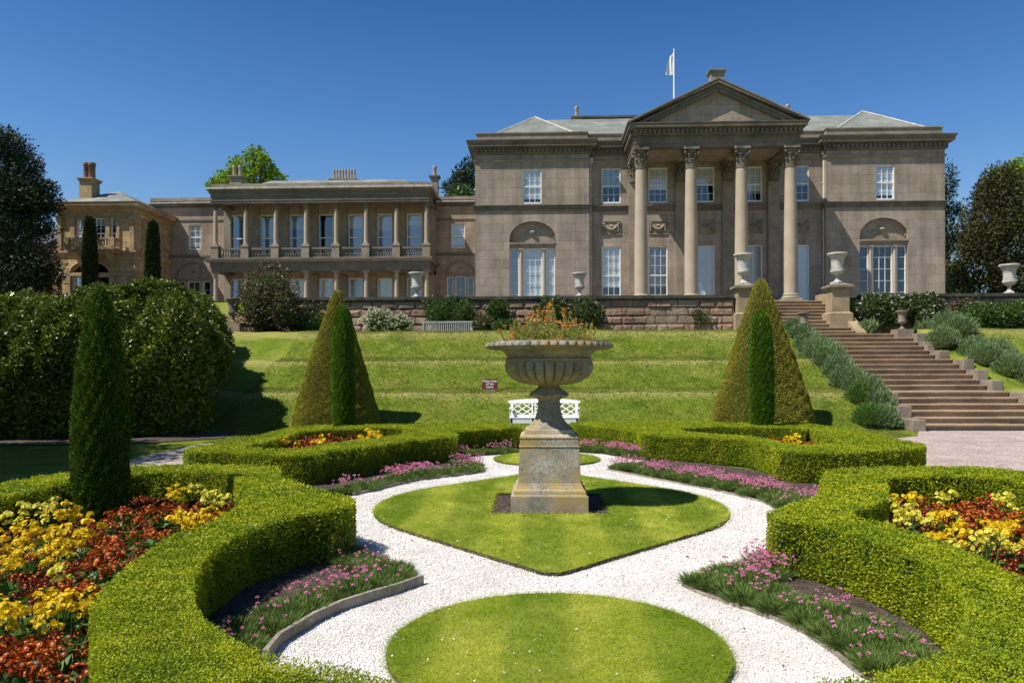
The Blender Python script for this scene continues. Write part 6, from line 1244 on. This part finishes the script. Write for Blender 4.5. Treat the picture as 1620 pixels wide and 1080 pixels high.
# ------------------------------------------------------------------ the sandstone pavilion
YF = 41.5
pav = thing('pavilion_house', 'warm sandstone two storey house with a balcony and tall sooty chimney', 'house', (-25, 45, 4.7))
p0, p1 = fx(91, YF), fx(213.5, YF); YR = YQ + .6
zc = fz(327, YF, 150); zfz = fz(343, YF, 150); zbal = fz(392, YF - .9, 150); ztr = fz(434, YF, 150)
wcs = [(fx(121, YF), fx(128.5, YF)), (fx(150, YF), fx(167, YF)), (fx(175.5, YF), fx(184, YF))]
pops = [(a, b, zbal + .1, fz(345, YF, 150)) for a, b in wcs]
ac = fx(143, YF); aw = 1.05; pops.append((ac - aw, ac + aw, 4.9, fz(415, YF, 150)))
pops += [(fx(112, YF), fx(119, YF), 4.9, fz(447, YF, 150)), (fx(168, YF), fx(174, YF), 4.9, fz(447, YF, 150))] if False else []
mb = MB(); wall_front(mb, p0, p1, 4.4, zc, YF, .3, pops); arc_top(mb, ac - aw, ac + aw, fz(434, YF, 150) + .1, fz(415, YF, 150), YF, .28)
mb.poly([(p0, YF, 4.4), (p0, 52, 4.4), (p0, 52, zc), (p0, YF, zc)]); mb.poly([(p1, YF, 4.4), (p1, 52, 4.4), (p1, 52, zc), (p1, YF, zc)]); mb.poly([(p0, 52, 4.4), (p1, 52, 4.4), (p1, 52, zc), (p0, 52, zc)]); mb.build('wall', M['sand_ashlar'], pav)
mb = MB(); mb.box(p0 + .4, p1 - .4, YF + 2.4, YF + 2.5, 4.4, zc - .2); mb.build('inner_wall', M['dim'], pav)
pp = [(p0, 52), (p0, YF), (p1, YF), (p1, 52)]
ring(pp, [(0, zc - .35), (.08, zc - .32), (.10, zc - .18), (.40, zc - .10), (.44, zc), (.44, zc + .10), (.48, zc + .16), (0, zc + .2), (-.1, zc + .2), (-.1, zc + .28), (-.4, zc + .28)]).build('cornice', M['sand_trim'], pav)
ring(pp, [(0, zfz - .06), (.05, zfz - .04), (.07, zfz + .04), (0, zfz + .06)]).build('architrave', M['sand_trim'], pav)
ring(pp, [(0, zbal - .30), (.06, zbal - .26), (.12, zbal - .12), (.12, zbal - .02), (0, zbal)]).build('string_course', M['sand_trim'], pav); ring(pp, [(0, ztr - .1), (.08, ztr - .08), (.08, ztr + .08), (0, ztr + .1)]).build('string_course', M['sand_trim'], pav)
for pxa, pxb in ((91.5, 98), (112, 119), (131, 137), (168.5, 174.5), (186, 190), (206, 213)):
    mb = MB(); mb.box(fx(pxa, YF), fx(pxb, YF), YF - .08, YF + .003, zbal, zfz - .04); mb.box(fx(pxa, YF) - .04, fx(pxb, YF) + .04, YF - .12, YF + .003, zfz - .24, zfz - .06); mb.build('pilaster', M['sand_trim'], pav)
mb = MB()
for yy in (YF + .9, YF + 2.8): mb.box(p1 - .003, p1 + .06, yy - .2, yy + .2, zbal, zfz - .05); mb.box(p1 - .003, p1 + .05, yy + .35, yy + 1.25, zbal + .5, zfz - .5)
mb.build('side_panels', M['sand_trim'], pav)
b0, b1 = fx(101, YF - 1), fx(180, YF - 1)
mb = MB(); mb.box(b0, b1, YF - 1.05, YF - .13, zbal - .10, zbal + .02); mb.box(b0 + .15, b1 - .15, YF - .9, YF - .13, zbal - .24, zbal - .10)
for x in (b0 + .5, b1 - .5): mb.prism([(x - .12, YF - .13, zbal - .95), (x - .12, YF - .13, zbal - .24), (x - .12, YF - .8, zbal - .24)], (.24, 0, 0))
mb.build('balcony', M['sand_trim'], pav)
mb = MB(); zt = fz(375, YF - 1, 150); yb = YF - .98
mb.box(b0, b1, yb, yb + .16, zt - .12, zt); mb.box(b0, b1, yb, yb + .16, zbal + .022, zbal + .10); nb = 15
for k in range(nb + 1):
    x = b0 + .12 + (b1 - b0 - .24) * k / nb
    if k % 5 == 0: mb.box(x - .12, x + .12, yb - .01, yb + .17, zbal + .10, zt - .12)
    else: mb.lathe([(.045, 0), (.065, .12), (.035, .32), (.05, zt - zbal - .22)], x, yb + .08, zbal + .10, 8)
for x in (b0 + .08, b1 - .08):
    mb.box(x - .08, x + .08, yb + .17, YF - .13, zt - .12, zt - .003)
    for k in range(3): mb.lathe([(.045, 0), (.065, .12), (.035, .32), (.05, zt - zbal - .22)], x, yb + .3 + .2 * k, zbal + .10, 8)
mb.build('balustrade', M['sand_trim'], pav)
for k, (a, b, z0, z1) in enumerate(pops[:3]): window(pav, a, b, z0, z1, YF, 2 if k == 1 else 1, 3, .25)
window(pav, ac - aw, ac + aw, 4.9, fz(436, YF, 150), YF + .1, 3, 3, .0, mid=False)
mb = MB(); mb.tube([(ac - aw * 1.08 * math.cos(math.pi * k / 16), YF - .03, fz(434, YF, 150) + .1 + (fz(415, YF, 150) - fz(434, YF, 150) - .02) * math.sin(math.pi * k / 16)) for k in range(17)], .08, 6)
for s in (-1, 1):
    for q in (1.25, 1.95): mb.box(ac + s * q - .14, ac + s * q + .14, YF - .1, YF + .003, 4.7, ztr - .1)
mb.build('arch_surround', M['sand_trim'], pav)
mb = MB(); c = (p0 + p1) / 2; h_ = (p1 - p0) / 2 + .1; zr_ = fz(303, YF + h_, 184)
mb.poly([(p0 - .1, YF - .1, zc + .27), (p1 + .1, YF - .1, zc + .27), (c, YF + h_, zr_)]); mb.poly([(p0 - .1, YF - .1, zc + .27), (c, YF + h_, zr_), (c, 51, zr_), (p0 - .1, 52, zc + .27)]); mb.poly([(p1 + .1, YF - .1, zc + .27), (c, YF + h_, zr_), (c, 51, zr_), (p1 + .1, 52, zc + .27)]); mb.build('roof', M['lead_roof'], pav)
x = fx(142, 42.6); zq = fz(284, 42.6, 142); chimney(pav, x, 42.6, zc, zq, .36, .40, [-.15, .14], 'sand_trim', 'red_pot', .95, 1.55)
mb = MB(); mb.tube([(p1 + .12, YR - .35, 4.5), (p1 + .12, YR - .35, zfz - .9)], .06, 8); mb.box(p1 + .02, p1 + .25, YR - .47, YR - .23, zfz - .9, zfz - .6); mb.build('drainpipe', M['grey_paint'], pav)
# low slate roofed outbuilding glimpsed between the dark tree and the pavilion
ox0, ox1 = fx(40, 46), fx(90, 46)
t = thing('outbuilding', 'low brick outbuilding with slate roof between the dark tree and the sandstone house', 'outbuilding', ((ox0 + ox1) / 2, 46, 4.6))
mb = MB(); mb.box(ox0, ox1 - .05, 45, 51, 4.4, fz(386, 45, 75)); mb.build('wall', M['red_wall'], t); mb = MB(); za, zb_ = fz(388, 44.7, 75), fz(362, 48, 75)
mb.prism([(ox0, 44.7, za), (ox0, 48, zb_), (ox0, 51.3, za)], (ox1 - ox0 - .05, 0, 0)); mb.build('roof', M['dark_roof'], t)

# ------------------------------------------------------------------ trees
def tb(px0, px1, pt, pb, y, d): return sblob(px0, px1, pt, pb, y, d)
def T(name, label, px, y, zb, blobs, mat, n, L, **k):
    x = fx(px, y); h = max(b[2] + b[5] for b in blobs) - zb; tree(name, label, 'tree', (x, y, zb), h, blobs, mat, n, L, **k)
T('evergreen_tree', 'huge near black evergreen tree beside the sandstone house, cut by the picture edge', 12, 37.5, 4.4, [tb(-50, 40, 204, 300, 37.5, 2.5), tb(-60, 74, 265, 370, 37, 2.5), tb(-70, 62, 330, 420, 36.5, 2.6), tb(-20, 88, 285, 345, 37.5, 1.8), tb(-60, 84, 385, 480, 36, 2.2), tb(10, 84, 390, 480, 36.6, 1.8), tb(-10, 34, 206, 260, 37.5, 1.2), tb(30, 62, 245, 280, 37.5, .9), tb(50, 84, 284, 306, 37.5, .8), tb(46, 80, 312, 335, 37.2, .9), tb(40, 86, 345, 372, 37, 1)], 'dark_leaf', 42000, 0.20, asp=.28, shell=(.4, 1.08), trunk_r=.45, group=None)
tree('evergreen_tree', 'broad dark evergreen tree added out of view beyond the laurel hedge to shade its foot', 'tree', (-13.7, 13.0, 0), 8.8, [(-13.7, 13.0, 5.2, 2.8, 2.8, 3.4), (-12.6, 11.6, 4.2, 2.3, 2.3, 2.8), (-13.4, 14.4, 4.0, 2.0, 2.0, 2.6), (-12.0, 10.2, 4.2, 2.0, 2.0, 2.6), (-14.8, 13.0, 4.4, 2.6, 2.6, 3.0)], 'dark_leaf', 30000, 0.26, asp=.4, trunk_r=.3)  # unseen tree added left of the view to cast shade on the ground
T('spring_tree', 'bright yellow green spring tree showing above the colonnade roof', 402, 66, 4.6, [tb(388, 418, 233, 258, 66, 1), tb(372, 402, 248, 276, 66, 1.2), tb(404, 436, 250, 280, 66, 1.2), tb(420, 453, 268, 300, 66, 1.2), tb(384, 424, 268, 300, 66, 1.5), tb(345, 366, 268, 300, 66, 1), tb(362, 384, 262, 300, 66, 1.2), tb(408, 424, 240, 262, 65, .8)], 'bright_leaf', 3600, 0.27, asp=.6, trunk_r=.4)
T('spring_tree', 'smaller yellow green tree tuft at the end of the colonnade roof by the chimney', 348, 68, 4.6, [tb(328, 350, 282, 308, 68, 1), tb(340, 364, 272, 300, 68, 1.2), tb(362, 380, 250, 275, 68, .8)], 'bright_leaf', 1000, 0.26, asp=.6, trunk_r=.3)
T('pine_tree', 'dark pine showing between the colonnade wing and the mansion', 742, 64, 4.6, [tb(722, 775, 254, 300, 64, 2), tb(700, 742, 286, 312, 64, 1.5), tb(716, 748, 270, 300, 64, 1.5)], 'pine', 3000, 0.34, asp=.3, trunk_r=.4)
T('leafy_tree', 'green treetop low behind the roof beside the mansion wall', 728, 60, 4.6, [tb(710, 750, 294, 330, 60, 1.5)], 'mid_leaf', 800, 0.3, asp=.6, trunk_r=.25)
T('pine_tree', 'slender blue green pine close beyond the corner of the mansion', 1497, 50, 4.5, [tb(1486, 1510, 258, 330, 50, .9), tb(1490, 1522, 320, 350, 50, .9), tb(1486, 1516, 345, 395, 50, 1.0), tb(1492, 1526, 372, 400, 50, .8), tb(1480, 1505, 400, 470, 50, .8)], 'pine', 3800, 0.26, asp=.25, trunk_r=.2, shell=(.3, 1.1))
T('leafy_tree', 'pale green small tree low beyond the terrace between mansion and bronze conifer', 1516, 56, 4.5, [tb(1494, 1524, 415, 480, 56, 1.5), tb(1510, 1534, 430, 480, 55, 1.2)], 'mid_leaf', 2600, 0.24, asp=.5, trunk_r=.15)
T('bronze_conifer', 'broad bronze brown conifer filling the sky beyond the mansion', 1575, 46, 4.4, [tb(1556, 1604, 262, 340, 46, 2), tb(1530, 1600, 300, 400, 46, 2.2), tb(1512, 1580, 380, 470, 46, 2.2), tb(1560, 1650, 330, 440, 46, 2.4), tb(1575, 1680, 400, 480, 45.5, 2.4), tb(1525, 1570, 340, 420, 45.4, 1.6), tb(1548, 1585, 280, 330, 46, 1.4)], 'brown_leaf', 42000, 0.19, asp=.35, trunk_r=.5)
T('leafy_tree', 'tall fresh green broadleaf tree behind the bronze conifer at the picture edge', 1630, 52, 4.4, [tb(1592, 1680, 246, 330, 52, 3), tb(1600, 1700, 300, 400, 52, 3), tb(1575, 1610, 258, 300, 52, 2)], 'bright_leaf', 7000, 0.28, asp=.55, trunk_r=.45)
